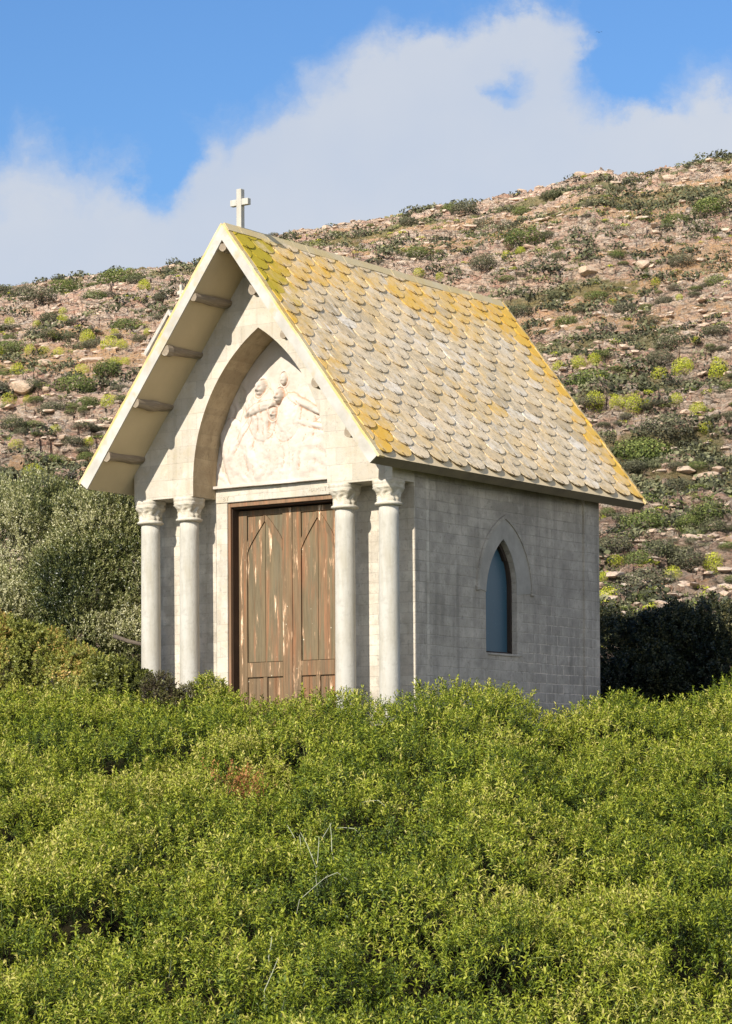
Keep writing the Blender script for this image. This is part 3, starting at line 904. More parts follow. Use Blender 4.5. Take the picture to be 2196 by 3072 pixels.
# brackets: rough half logs under the soffit
def bracket(x, s):
    me = MB(); n = 12; rings = 9; V = []
    for i in range(rings):
        t = i / (rings - 1); y = -.505 + (.53) * t
        if i == 2: pass
        r = (.036 + .006 * math.sin(t * 5 + x * 7) + random.uniform(-.003, .003)) * (1.12 - .35 * abs(t - .35))
        if i in (2,): r *= .86
        for k in range(n):
            a = math.pi * k / (n - 1)
            u = (r + .008) * math.cos(a); d = -r * (1.85 - .95 * t) * math.sin(a) ** .7 * (1 + random.uniform(-.06, .06))
            V.append((u, y, d))
    F = []
    for i in range(rings - 1):
        for k in range(n - 1): F.append((i * n + k, i * n + k + 1, (i + 1) * n + k + 1, (i + 1) * n + k))
        F.append((i * n + n - 1, i * n, (i + 1) * n, (i + 1) * n + n - 1))
    F.append(tuple(range(n))); F.append(tuple((rings - 1) * n + k for k in range(n))[::-1])
    me.add(V, F); o = me.build("roof_bracket", M_BRK, chapel)
    o.location = (x, 0, sof(x) - (.004 if x else .03)); o.rotation_euler.y = math.atan(PT) * s * .55 if s else 0
    return o


for x in (.335, .66, .995, 1.335):
    bracket(x, 1); bracket(-x, -1)
bracket(0, 0)

# window of the right wall: hood, stone surround, dark frame, pane
win = bpy.data.objects.new("window", None); COL.objects.link(win); win.parent = chapel
def ring(outer, inner, x0, x1, name, mat, parent):
    mb = MB(); n = len(outer)
    for i in range(n - 1):
        a, b_, c, d = outer[i], outer[i + 1], inner[i + 1], inner[i]
        mb.add([(x0, a[0], a[1]), (x0, b_[0], b_[1]), (x0, c[0], c[1]), (x0, d[0], d[1]), (x1, a[0], a[1]), (x1, b_[0], b_[1]), (x1, c[0], c[1]), (x1, d[0], d[1])],
               [(0, 1, 2, 3), (7, 6, 5, 4), (0, 4, 5, 1), (3, 2, 6, 7)] + ([(0, 3, 7, 4)] if i == 0 else []) + ([(1, 5, 6, 2)] if i == n - 2 else []))
    return fin(mb, name, mat, parent)
xw = w - .022
for sx in (1,):
    ho = [(1.83 + a, 1.88 + z) for a, z in arch(.480, .690, 14)]; hi_ = [(1.83 + a, 1.88 + z) for a, z in arch(.450, .655, 14)]
    ring(ho, hi_, xw - .01, xw + .016, "window_hood", M_BODY, win)
    ring(hi_, [(y, z + .001) for y, z in wop], xw - .01, xw + .006, "window_surround", M_BODYS, win)
    for ya in (1.335, 2.268): MB().box(xw - .01, xw + .02, ya, ya + .057, 1.86, 1.905).build("hood_stop", M_BODY, win, bevel=.006)
    full = [(WY - .262, 1.312), (WY - .262, WZ)] + wop[1:-1] + [(WY + .262, WZ), (WY + .262, 1.312)]
    cyy = WY
    def shrink(pts, k): return [(cyy + (y - cyy) * (1 - k / .262), z - (k * 1.5 if z > 2.2 else (0 if z > 1.4 else -k))) for y, z in pts]
    jo = [(WY - .262 - .0, 1.312), (WY - .262, WZ - .03)]
    sr = MB(); sr.box(xw - .008, xw + .007, WY + .264, WY + .350, 1.300, WZ + .0); sr.build("window_jamb", M_BODY, win, bevel=.002)
    ring(shrink(full, 0.002), shrink(full, .030), xw - .115, xw - .050, "window_frame", M_DARK, win)
    MB().box(xw - .115, xw - .050, WY - .26, WY + .26, 1.313, 1.33).build("window_frame_sill", M_DARK, win)
    MB().box(xw - .03, xw + .012, WY - .235, WY + .30, 1.292, 1.3125).build("window_sill", M_BODY, win, bevel=.003)
    pp = MB(); pl = shrink(full, .01)
    pp.prism(pl, lambda a, z: (xw - .090, a, z), lambda a, z: (xw - .086, a, z)); pp.build("window_pane", M_GLASS, win)
    MB().box(xw - .60, xw - .58, WY - .6, WY + .6, 1.1, 2.6).build("window_backing", M_DARK, win)

# cross on the ridge
cr = MB(); cr.box(-.026, .026, -.275, -.222, 4.96, 5.345)
cr.box(-.098, -.0262, -.271, -.226, 5.200, 5.256); cr.box(.0262, .098, -.271, -.226, 5.200, 5.256)
cr.build("roof_cross", M_COL, chapel, bevel=.003)

# ------------------------------------------------------------------ SCATTER KIT
def leaf_template(n_leaves, length, width, stem, spread=(25, 75), arch_=.35, seg=2, top=True, seed=1, stemw=.002):
    r = np.random.default_rng(seed); V, T, tint = [], [], []
    for i in range(n_leaves):
        t = (i + .5) / n_leaves; h = stem * (.15 + .85 * t); az = i * 2.4 + r.uniform(-.4, .4)
        el = math.radians(spread[0] + (spread[1] - spread[0]) * t + r.uniform(-14, 14))
        L_ = length * r.uniform(.7, 1.15) * (1.05 - .35 * t); w_ = width * r.uniform(.8, 1.2)
        d = np.array([math.cos(az) * math.cos(el), math.sin(az) * math.cos(el), math.sin(el)]); up = np.array([0, 0, 1.])
        side = np.cross(d, up); side /= max(np.linalg.norm(side), 1e-6); nn = np.cross(side, d)
        tw = r.uniform(-.7, .7); side = side * math.cos(tw) + nn * math.sin(tw)
        b0 = np.array([0, 0, h]) + r.normal(0, stem * .03, 3); o = len(V)
        if seg == 2:
            m = b0 + d * L_ * .5 + nn * arch_ * L_ * .14; tp = b0 + d * L_ - nn * arch_ * L_ * .35
            V += [b0, m - side * w_ / 2, m + side * w_ / 2, tp]; T += [(o, o + 2, o + 1), (o + 1, o + 2, o + 3)]; k = 4
        else:
            m1 = b0 + d * L_ * .35 + nn * arch_ * L_ * .13; m2 = b0 + d * L_ * .72 + nn * arch_ * L_ * .04; tp = b0 + d * L_ - nn * arch_ * L_ * .30
            V += [b0, m1 - side * w_ / 2, m1 + side * w_ / 2, m2 - side * w_ * .42, m2 + side * w_ * .42, tp]
            T += [(o, o + 2, o + 1), (o + 1, o + 2, o + 4), (o + 1, o + 4, o + 3), (o + 3, o + 4, o + 5)]; k = 6
        tint += [r.uniform(-.30, .30) + .16 * t] * k
    if stemw:
        o = len(V)
        V += [np.array([stemw, 0, -stem * .8]), np.array([-stemw, 0, -stem * .8]), np.array([0, stemw * .5, stem * .95])]; T.append((o, o + 1, o + 2)); tint += [-.25] * 3
    return np.array(V), np.array(T), np.array(tint)


def scatter(name, templs, P, Nn, Sc, tint, up_mix=.5, jit=.25):
    """instances of small leaf sprigs written into one mesh"""
    n = len(P); which = rng.integers(0, len(templs), n)
    Vs, Ts, At = [], [], []; off = 0
    up = np.array([0, 0, 1.])
    z = Nn * (1 - up_mix) + up * up_mix + rng.normal(0, jit, (n, 3)); z /= np.linalg.norm(z, axis=1)[:, None]
    h = rng.normal(0, 1, (n, 3)); x = h - z * (h * z).sum(1)[:, None]; x /= np.linalg.norm(x, axis=1)[:, None]; y = np.cross(z, x)
    for k, (TV, TT, ta) in enumerate(templs):
        m = which == k; c = int(m.sum())
        if not c: continue
        B = np.stack([x[m], y[m], z[m]], 1)                      # rows are axes
        vv = P[m][:, None, :] + Sc[m][:, None, None] * np.einsum('vk,nkj->nvj', TV, B)
        Vs.append(vv.reshape(-1, 3)); Ts.append((TT[None] + (np.arange(c) * len(TV))[:, None, None] + off).reshape(-1, 3))
        At.append((tint[m][:, None] + ta[None]).ravel()); off += c * len(TV)
    return np_mesh(name, np.concatenate(Vs), tris=np.concatenate(Ts), attrs={'tint': np.clip(np.concatenate(At), 0, 1)})


# ------------------------------------------------------------------ GROUND (one sheet, near ground to hill crest and beyond)
azs = np.concatenate([[-60, -20, -8, -4, -2, -1.2, -.8, -.55, -.4, -.3, -.22], np.linspace(-.165, .165, 760), [.22, .3, .4, .55, .8, 1.2, 2, 4, 8, 20, 60]])
ds = np.concatenate([np.linspace(1, 20, 24), np.linspace(20.5, 30, 26), np.linspace(31, 51, 22), 52 * (215 / 52) ** (np.linspace(0, 1, 820)), np.linspace(216, 300, 30), [340, 420, 600, 1000]])
Az, Dd = np.meshgrid(azs, ds)
# far-off axis columns use a plain fan so the sheet stays well shaped
ang = np.arctan(Az); rad = Dd * np.where(np.abs(Az) < .2, 1 / np.cos(ang), 1.0)
Xg = CAM[0] + rad * np.sin(ang) * cth - rad * np.cos(ang) * sth; Yg = CAM[1] + rad * np.sin(ang) * sth + rad * np.cos(ang) * cth
a2 = np.tan(ang); d2 = rad * np.cos(ang)
rk, outm = rock_z(Xg, Yg, a2, d2)
Zg = base_z(a2, np.where(np.abs(Az) < .6, d2, rad)) + rk
Zg = np.where(np.abs(Az) > .6, np.minimum(Zg, base_z(np.sign(Az) * .6, rad) * np.clip(1.6 - np.abs(ang), 0.02, 1) - 0), Zg)
nr, nc = Xg.shape; ii = np.arange(nr * nc).reshape(nr, nc)
quads = np.stack([ii[:-1, :-1], ii[:-1, 1:], ii[1:, 1:], ii[1:, :-1]], -1).reshape(-1, 4)
# a skirt of ground behind the camera so the sheet is closed around it
wxg = a2 * d2
veg = sm(fbm(wxg * .10 + 7, d2 * .16 + 3, 4, 201), .50, .60) * sm(rk, .9, .1)


def m_ground():
    m = M_("rocky hillside"); ou = m.attr('outcrop'); vg = m.attr('veg'); nr_ = m.attr('near')
    n1 = m.noise(.35, 8, .65); n2 = m.noise(1, 8, .7, vec=m.map((1.5, 1.5, 3.2))); n3 = m.noise(1, 7, .75, vec=m.map((5, 5, 11)))
    vm = m.n('ShaderNodeVectorMath', operation='ADD'); m.link(m.map((1.1, 1.1, 2.6)), vm.inputs[0])
    wn = m.n('ShaderNodeTexNoise', i_Scale=1.2, i_Detail=4.0); m.link(m.co, wn.inputs['Vector']); m.link(wn.outputs['Color'], vm.inputs[1])
    fac1 = m.voro(1.0, vec=vm.outputs[0], out='Color'); fac2 = m.voro(3.4, vec=vm.outputs[0], out='Color'); edg = m.voro(1.0, vec=vm.outputs[0], feature='DISTANCE_TO_EDGE'); edg2 = m.voro(3.4, vec=vm.outputs[0], feature='DISTANCE_TO_EDGE')
    fac1, fac2 = [m.ramp(f_, [(.1, .12), (.9, .88)]) for f_ in (fac1, fac2)]
    rock = m.mix(m.ramp(n1, [(.35, 0.), (.65, 1.)]), (.80, .54, .39), (.70, .55, .41))
    rock = m.mix(.34, rock, fac1, 'OVERLAY'); rock = m.mix(.38, rock, fac2, 'OVERLAY'); rock = m.mix(.25, rock, m.mix(n1, (.62, .46, .34), (.74, .50, .34)), 'COLOR')
    rock = m.mix(m.ramp(n2, [(.54, 0.), (.68, .8)]), rock, (.58, .53, .44))
    rock = m.mix(m.ramp(n3, [(.56, 0.), (.64, .85)]), rock, (.17, .125, .09))
    rock = m.mix(m.ramp(n3, [(.34, .8), (.44, 0.)]), rock, (.74, .60, .47))
    rock = m.mix(m.math('MULTIPLY', m.ramp(edg, [(.0, 1.), (.10, 0.)]), m.ramp(n2, [(.42, 0.), (.55, .9)])), rock, (.07, .055, .04))
    rock = m.mix(m.math('MULTIPLY', m.ramp(edg2, [(.0, 1.), (.14, 0.)]), m.ramp(n1, [(.40, .1), (.6, .8)])), rock, (.10, .075, .055))
    soil = m.mix(m.ramp(n2, [(.4, 0.), (.6, 1.)]), (.72, .43, .22), (.60, .42, .27))
    soil = m.mix(m.ramp(m.noise(5, 6), [(.55, 0.), (.65, .8)]), soil, (.60, .54, .45))
    soil = m.mix(m.ramp(n3, [(.52, 0.), (.64, .6)]), soil, (.26, .19, .12))
    c = m.mix(m.ramp(m.math('ADD', ou, m.math('MULTIPLY', m.math('SUBTRACT', n2, .5), 1.2)), [(.3, 0.), (.6, 1.)]), soil, rock)
    grass = m.mix(m.ramp(m.noise(2.5, 6, .7), [(.35, 0.), (.65, 1.)]), (.15, .16, .045), (.27, .235, .10))
    c = m.mix(m.ramp(m.math('ADD', vg, m.math('MULTIPLY', m.math('SUBTRACT', m.noise(1.1, 8, .75), .5), 1.6)), [(.62, 0.), (.82, .75)]), c, grass)
    c = m.mix(nr_, c, (.05, .05, .022))
    nb = m.bump(m.math('ADD', m.noise(3.5, 8, .75), m.math('MULTIPLY', m.ramp(edg, [(0., 0.), (.2, 1.)]), .35)), 1., .25); nb = m.bump(m.noise(14, 6, .7), .7, .05, nb)
    return m.done(c, .95, nb, .1)


me = np_mesh("hillside", np.stack([Xg, Yg, Zg], -1).reshape(-1, 3), quads=quads,
             attrs={'outcrop': outm.ravel(), 'veg': veg.ravel(), 'near': (1 - sm(d2, 40, 55)).ravel()})
tag(link("hillside", me, m_ground()), kind='structure')

# ------------------------------------------------------------------ FOREGROUND THICKET
def thicket_z(az, d):
    """top of the shrubs in front of the chapel; falls away towards the camera"""
    px = 812 + az * F5
    crest_y = 14 + np.interp(px, [-300, 0, 150, 320, 380, 420, 470, 520, 600, 700, 770, 850, 900, 950, 1050, 1120, 1160, 1200, 1240, 1280, 1330, 1400, 1450, 1500, 1560, 1624, 1900],
                        [1520, 1525, 1535, 1545, 1555, 1550, 1535, 1548, 1560, 1556, 1545, 1560, 1545, 1525, 1520, 1525, 1548, 1585, 1595, 1568, 1550, 1546, 1568, 1562, 1545, 1505, 1450])
    zc = (1774 - crest_y) / F5 * DC(az)
    t = np.clip((d - 12.4) / (DC(az) - 12.4), 0, 1.25)
    z = -1.16 + (zc + 1.16) * t
    wx = az * d
    damp = 1 - .97 * sm(t, .78, .95)
    h1, e1 = blocks(wx * 1.05 + 3.3 + fbm(wx, d, 2, 6) * .9, d * .85 + fbm(wx, d, 2, 7) * .9, 151)
    mound = np.sqrt(np.clip(e1, 0, .6)) * .42 + (h1 - .5) * .16
    z = z + (mound * .6 - .13) * damp + (fbm(wx * 2.4, d * 2.4, 3, 55) - .5) * .40 * damp + (fbm(wx * 7, d * 7, 2, 56) - .5) * .10
    z = z - .9 * sm(d, DC(az) + .15, DC(az) + .75)
    return z


def DC(az):
    """distance of the crest: it keeps a metre off the chapel front"""
    px = 812 + az * F5
    return np.interp(px, [-200, 300, 560, 920, 1335, 1624, 1800], [23.0, 22.9, 22.3, 21.6, 23.0, 23.6, 23.8])


def field(n, d_lo, d_hi_off, amin=-.20, amax=.20):
    d = np.sqrt(rng.uniform(d_lo ** 2, 24.4 ** 2, n)); az = rng.uniform(amin, amax, n)
    k = d < DC(az) + d_hi_off
    return az[k], d[k]


az, d = field(54000, 11.3, .45)
az_s, d_s = field(17000, 11.3, .45, .20, .40); az_s = az_s * np.where(rng.random(len(az_s)) < .5, -1, 1)
az = np.concatenate([az, az_s]); d = np.concatenate([d, d_s])
z0 = thicket_z(az, d); e = .03
zx = (thicket_z(az + e / d, d) - z0) / e; zy = (thicket_z(az, d + e) - z0) / e
nl = np.stack([-(zx * cth - zy * sth), -(zx * sth + zy * cth), np.ones_like(z0)], -1); nl /= np.linalg.norm(nl, axis=1)[:, None]
X, Y = polar(az, d)
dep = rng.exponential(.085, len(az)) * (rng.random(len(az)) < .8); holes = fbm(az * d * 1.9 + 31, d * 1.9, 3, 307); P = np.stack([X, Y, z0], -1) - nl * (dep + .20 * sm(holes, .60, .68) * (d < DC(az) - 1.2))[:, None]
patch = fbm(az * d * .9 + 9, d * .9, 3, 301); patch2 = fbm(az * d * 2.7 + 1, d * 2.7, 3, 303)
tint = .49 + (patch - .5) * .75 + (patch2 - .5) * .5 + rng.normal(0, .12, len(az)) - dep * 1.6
sc = rng.uniform(.75, 1.25, len(az)) * np.where(patch2 > .5, 1.0, .88)
tint[rng.random(len(az)) < .003] += .40
sc = sc * np.where(np.abs(az) > .20, 1.45, 1.0)
tall = rng.random(len(az)) < .04
P[tall] += nl[tall] * .05; sc[tall] *= 1.25
T1 = [leaf_template(13, .041, .0082, .090, (5, 72), .9, 3, seed=s) for s in range(5)]
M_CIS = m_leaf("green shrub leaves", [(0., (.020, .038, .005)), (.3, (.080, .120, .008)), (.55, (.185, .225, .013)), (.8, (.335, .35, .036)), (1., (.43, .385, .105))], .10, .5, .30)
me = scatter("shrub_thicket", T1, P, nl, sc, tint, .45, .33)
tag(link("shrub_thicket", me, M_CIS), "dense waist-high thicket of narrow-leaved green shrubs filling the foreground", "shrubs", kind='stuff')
# the woody inside of the thicket: darkened twigs and dead leaves under the leaf layer, coloured near-black for shade in the gaps
aa = np.linspace(-.4, .4, 260); dd_ = np.concatenate([np.linspace(11, 24.0, 150)])
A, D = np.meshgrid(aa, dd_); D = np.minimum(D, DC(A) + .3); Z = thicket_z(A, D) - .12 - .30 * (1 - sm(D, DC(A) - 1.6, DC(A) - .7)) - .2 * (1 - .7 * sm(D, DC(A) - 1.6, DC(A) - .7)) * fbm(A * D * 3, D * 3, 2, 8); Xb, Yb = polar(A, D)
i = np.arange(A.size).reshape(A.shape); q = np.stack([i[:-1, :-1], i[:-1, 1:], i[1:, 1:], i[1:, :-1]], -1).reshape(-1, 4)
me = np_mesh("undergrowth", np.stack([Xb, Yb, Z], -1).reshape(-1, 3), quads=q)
tag(link("undergrowth", me, m_plain("darkened twigs and dead leaves", (.018, .018, .008), (.03, .024, .012), 9., .95, 1., .05, .05)), "shade-coloured sheet of darkened twigs and dead leaves inside the thicket", "undergrowth", kind='stuff')

# russet dying sprigs in the thicket
M_RUS = m_leaf("russet leaves", [(0., (.10, .035, .015)), (.5, (.30, .11, .04)), (1., (.50, .25, .08))], .2, .6, .3)


def thick_at(px, py):
    a, e_ = pix_ray(px, py); ds_ = np.linspace(12, 24, 600); zz_ = thicket_z(np.full(600, a), ds_)
    k = np.nonzero(zz_ > e_ * ds_)[0]; dd = ds_[k[0]] if len(k) else 22.
    x, y = polar(a, dd); return np.array([float(x), float(y), float(thicket_z(np.array([a]), np.array([dd]))[0])]), dd


for (px, py, nn_, lab) in ((520, 1740, 34, "smaller rust-coloured dying twig, upper of two in the thicket below the door"), (548, 1775, 46, "larger rust-coloured dying twig, lower of two in the thicket below the door")):
    p, dd = thick_at(px, py)
    pp_ = p + rng.normal(0, 1, (nn_, 3)) * np.array([.07, .07, .05]); t = scatter("withered_sprig", [leaf_template(9, .034, .010, .11, (5, 60), .4, 2, seed=9)], pp_, np.tile([0, 0, 1.], (nn_, 1)), rng.uniform(.8, 1.2, nn_), rng.uniform(.1, .9, nn_), .4, .4)
    tag(link("withered_sprig", t, M_RUS), lab, "withered twig", "withered twigs in the thicket")

# bleached grass stalks
M_STRAW = m_plain("bleached reed stalk", (.30, .32, .22), (.42, .42, .29), 20.)
STALKS = [((635, 1828, 660, 1880), "short bleached reed stalk standing left of the others in the thicket"), ((662, 1850, 664, 1893), "short upright bleached reed stalk just right of the leftmost bent one"),
          ((664, 1845, 690, 1902), "bleached reed stalk leaning right from a sharp kink"), ((705, 1855, 697, 1945), "thick pale stalk at the middle of the reed clump"),
          ((730, 1825, 733, 1885), "tall bleached reed stalk at the right of the clump, topped by a kink"), ((733, 1825, 705, 1870), "thin reed blade falling left from the kinked tall stalk"),
          ((740, 1836, 784, 1838), "flat bleached reed blade lying level to the right"), ((800, 1780, 838, 1776), "uppermost bleached blade, bent to a V near the dark gap"),
          ((725, 1940, 660, 1995), "long bleached stalk slanting down left across the thicket"), ((712, 1950, 745, 1935), "pale blade crossing behind the long slanting stalk"),
          ((612, 2122, 580, 2195), "lowest pale blue-green blade, standing alone in the lower thicket"), ((598, 2075, 590, 2120), "short grey-green blade above the lowest lone one")]
for (x0, y0, x1, y1), lab in STALKS:
    p0, dd = thick_at((x0 + x1) / 2, max(y0, y1)); a0, e0 = pix_ray(x0, y0); a1, e1 = pix_ray(x1, y1); dd -= .12
    A_ = np.array([*map(float, polar(a0, dd)), e0 * dd]); B_ = np.array([*map(float, polar(a1, dd - .05)), e1 * (dd - .05)])
    dirv = (B_ - A_); end = B_ + dirv / max(np.linalg.norm(dirv), .01) * .05 + np.array([.0, .03, -.06])
    mid = (A_ + B_) / 2 + np.array([.004, 0, .004])
    MB_ = MB().tube([A_, mid, B_, end], [.0012, .0020, .0024, .0016], 5); o = MB_.build("reed_stalk", M_STRAW)
    tag(o, lab, "reed stalk", "bleached reed stalks in the thicket")


# ------------------------------------------------------------------ SHRUBS AND TREES ROUND THE CHAPEL
M_BARK = m_plain("grey brown bark", (.09, .07, .05), (.15, .12, .09), 12., .95, .8, .02)


def crown_pts(blobs, n, fill=.25, bottom=None):
    """points and outward normals on a union of ellipsoids (cx,cy,cz,rx,ry,rz), lumpy"""
    vol = np.array([(b_[3] * b_[5] + b_[4] * b_[5] + b_[3] * b_[4]) for b_ in blobs]); k = rng.choice(len(blobs), n, p=vol / vol.sum())
    B = np.array(blobs)[k]; v = rng.normal(0, 1, (n, 3)); v /= np.linalg.norm(v, axis=1)[:, None]
    lump = 1 + .34 * (fbm(v[:, 0] * 3.3 + B[:, 0] * 3, v[:, 2] * 3.3 + v[:, 1] * 2, 3, 5) - .5) * 2 - .22 * (rng.random(n) ** 2) * (rng.random(n) < fill + .4)
    P = B[:, :3] + v * B[:, 3:] * lump[:, None]; nn = v / B[:, 3:]; nn /= np.linalg.norm(nn, axis=1)[:, None]
    ins = np.zeros(n, bool)
    for b_ in blobs:
        dd = (((P - b_[:3]) / np.array(b_[3:])) ** 2).sum(1); ins |= dd < .55
    keep = ~ins
    if bottom is not None: keep &= P[:, 2] > bottom
    return P[keep], nn[keep]


def leafy(name, blobs, n, templs, mat, trunk, tone, label, cat, group=None, sc=(.8, 1.2), up=.5, bottom=None, jit=.3, part="crown"):
    root = bpy.data.objects.new(name, None); COL.objects.link(root); base = Vector(trunk[0][0]); root.location = base
    P, nn = crown_pts(blobs, n, bottom=bottom)
    big = fbm(P[:, 0] * 1.6 + P[:, 1], P[:, 2] * 1.9, 3, 33)
    t = tone + (big - .5) * 1.3 + rng.normal(0, .13, len(P))
    me = scatter(part, templs, P - np.array(base), nn, rng.uniform(*sc, len(P)), t, up, jit)
    link(part, me, mat, root)
    for k_, (pts, rr) in enumerate(zip(trunk[0::2], trunk[1::2])): MB().tube([Vector(p) - base for p in pts], rr, 8).build("limb" if k_ else "trunk", M_BARK, root, smooth=True)
    return tag(root, label, cat, group)


def at_px(px, py, d):
    a, e_ = pix_ray(px, py); x, y = polar(a, d); return np.array([float(x), float(y), e_ * d])


def blob_px(px, py, d, rpx, rz=None, ry=None):
    c = at_px(px, py, d); r = rpx * d / F5; return (*c, r, ry or r, (rz or rpx) * d / F5)


# tall grey-green olive-like shrub left of the chapel
TO = [leaf_template(13, .038, .0115, .10, (30, 78), .25, 2, seed=s) for s in (21, 22, 23, 24)]
M_OLI = m_leaf("grey-green olive leaves", [(0., (.014, .024, .008)), (.3, (.062, .080, .020)), (.6, (.20, .212, .068)), (.85, (.36, .35, .15)), (1., (.56, .53, .32))], .12, .38, .6)
g0 = at_px(190, 1640, 26.2); g1 = at_px(40, 1640, 26.6)
leafy("olive_tree", [blob_px(70, 1205, 26.8, 150, 135), blob_px(-60, 1230, 27.3, 150, 140), blob_px(10, 1370, 26.2, 130, 95), blob_px(-20, 1120, 27.6, 80, 60)],
      12000, TO, M_OLI, [[g1, g1 + [0, 0, .9], at_px(60, 1300, 26.9)], [.09, .07, .03], [g1 + [0, 0, .6], at_px(-20, 1350, 26.9), at_px(-60, 1200, 27.3)], [.05, .04, .02]], .50,
      "tall grey-green olive tree at the left edge, partly cut by the frame", "tree", "grey-green trees left of the chapel", up=.6, bottom=.1)
leafy("olive_tree", [blob_px(245, 1195, 26.0, 115, 120), blob_px(180, 1300, 25.8, 110, 95), blob_px(300, 1290, 25.8, 80, 120), blob_px(330, 1150, 26.6, 90, 85), blob_px(150, 1135, 26.8, 70, 55), blob_px(300, 1410, 25.6, 70, 75), blob_px(190, 1405, 25.6, 85, 70)],
      14500, TO, M_OLI, [[g0, g0 + [0, 0, .8], at_px(230, 1250, 26)], [.10, .07, .03], [at_px(256, 1405, 25.0), at_px(285, 1416, 24.9), at_px(318, 1424, 24.8), at_px(345, 1450, 24.8)], [.022, .02, .018, .012],
                        [g0 + [0, 0, .5], at_px(300, 1400, 25.8), at_px(310, 1260, 26)], [.05, .04, .02]], .52,
      "grey-green olive tree beside the leftmost column, with a bare dark limb low down", "tree", "grey-green trees left of the chapel", up=.6, bottom=.1)

# yellowish lentisk shrubs below them
TY = [leaf_template(12, .036, .017, .07, (5, 70), .3, 2, seed=s) for s in (31, 32, 33)]
M_YEL = m_leaf("yellowish mastic leaves", [(0., (.045, .055, .012)), (.35, (.13, .145, .028)), (.6, (.24, .255, .045)), (.88, (.37, .36, .09)), (1., (.46, .31, .09))], .2, .45, .4)
s0 = at_px(90, 1660, 24.2)
leafy("mastic_shrub", [blob_px(60, 1490, 24.2, 110, 108), blob_px(-40, 1450, 24.4, 100, 108), blob_px(160, 1520, 24.0, 90, 80)], 5200, TY, M_YEL,
      [[s0, s0 + [0, 0, .25], at_px(80, 1520, 24.2)], [.04, .03, .02]], .74, "yellow-green mastic shrub below the left olive tree", "shrub", "mastic shrubs left of the chapel", bottom=.1)
s0 = at_px(265, 1660, 23.9)
leafy("mastic_shrub", [blob_px(235, 1540, 23.8, 90, 75), blob_px(310, 1565, 23.8, 62, 62), blob_px(175, 1570, 23.5, 70, 60)], 4200, TY, M_YEL,
      [[s0, s0 + [0, 0, .25], at_px(260, 1560, 23.9)], [.04, .03, .02]], .52, "green mastic shrub with orange leaves beside the leftmost column", "shrub", "mastic shrubs left of the chapel", bottom=.1)
# thin reddish shrubs at the column feet
TR = [leaf_template(9, .028, .012, .07, (20, 70), .3, 2, seed=s) for s in (41, 42)]
M_RED = m_leaf("dull reddish green leaves", [(0., (.05, .035, .02)), (.4, (.10, .10, .03)), (.75, (.20, .19, .06)), (1., (.34, .22, .12))], .15, .5, .4)
for (px, py, rp, lab, tn) in ((355, 1530, 34, "thin reddish twiggy bush at the foot of the leftmost column", .35), (425, 1548, 26, "small sparse bush between the two left columns", .4), (468, 1530, 30, "small upright green bush in front of the left door jamb", .6),
                              (500, 1572, 26, "low greyish bush under the left door jamb", .45)):
    dC = 22.75; g = at_px(px, py + 90, dC)
    leafy("twiggy_bush", [blob_px(px, py, dC, rp, rp), blob_px(px + rp * .6, py + rp * .8, dC, rp, rp * .9)], 620, TR, M_RED if tn < .6 else M_CIS, [[g, g + [0, 0, .15], at_px(px, py, dC)], [.012, .01, .006], [g, at_px(px - 12, py - 12, dC)], [.01, .004]], tn,
          lab, "bush", "small bushes at the chapel front", sc=(.7, 1.1), bottom=-.1, jit=.45)

# dark shrubs behind the chapel, in its shadow
M_DRK = m_leaf("shade-darkened holm oak leaves", [(0., (.007, .012, .006)), (.4, (.018, .026, .010)), (.7, (.045, .052, .018)), (1., (.13, .115, .045))], .1, .45, .35)  # leaf colours deepened to carry the chapel's shadow
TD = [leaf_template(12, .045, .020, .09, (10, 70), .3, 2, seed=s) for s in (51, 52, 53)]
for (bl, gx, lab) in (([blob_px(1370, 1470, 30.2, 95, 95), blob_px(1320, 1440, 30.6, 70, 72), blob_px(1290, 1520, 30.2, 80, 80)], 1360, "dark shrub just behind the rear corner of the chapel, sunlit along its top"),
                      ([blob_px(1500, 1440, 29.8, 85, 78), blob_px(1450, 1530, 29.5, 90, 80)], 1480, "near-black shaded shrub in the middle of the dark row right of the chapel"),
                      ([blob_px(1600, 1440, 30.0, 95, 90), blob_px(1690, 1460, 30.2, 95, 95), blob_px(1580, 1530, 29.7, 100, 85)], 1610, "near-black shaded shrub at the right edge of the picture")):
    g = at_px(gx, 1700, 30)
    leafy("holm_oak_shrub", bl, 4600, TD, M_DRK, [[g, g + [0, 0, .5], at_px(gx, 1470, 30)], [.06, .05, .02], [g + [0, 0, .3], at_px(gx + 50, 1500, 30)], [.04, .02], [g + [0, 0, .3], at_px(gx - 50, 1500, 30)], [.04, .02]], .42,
          lab, "shrub", "dark shrubs behind the chapel", bottom=-.3)

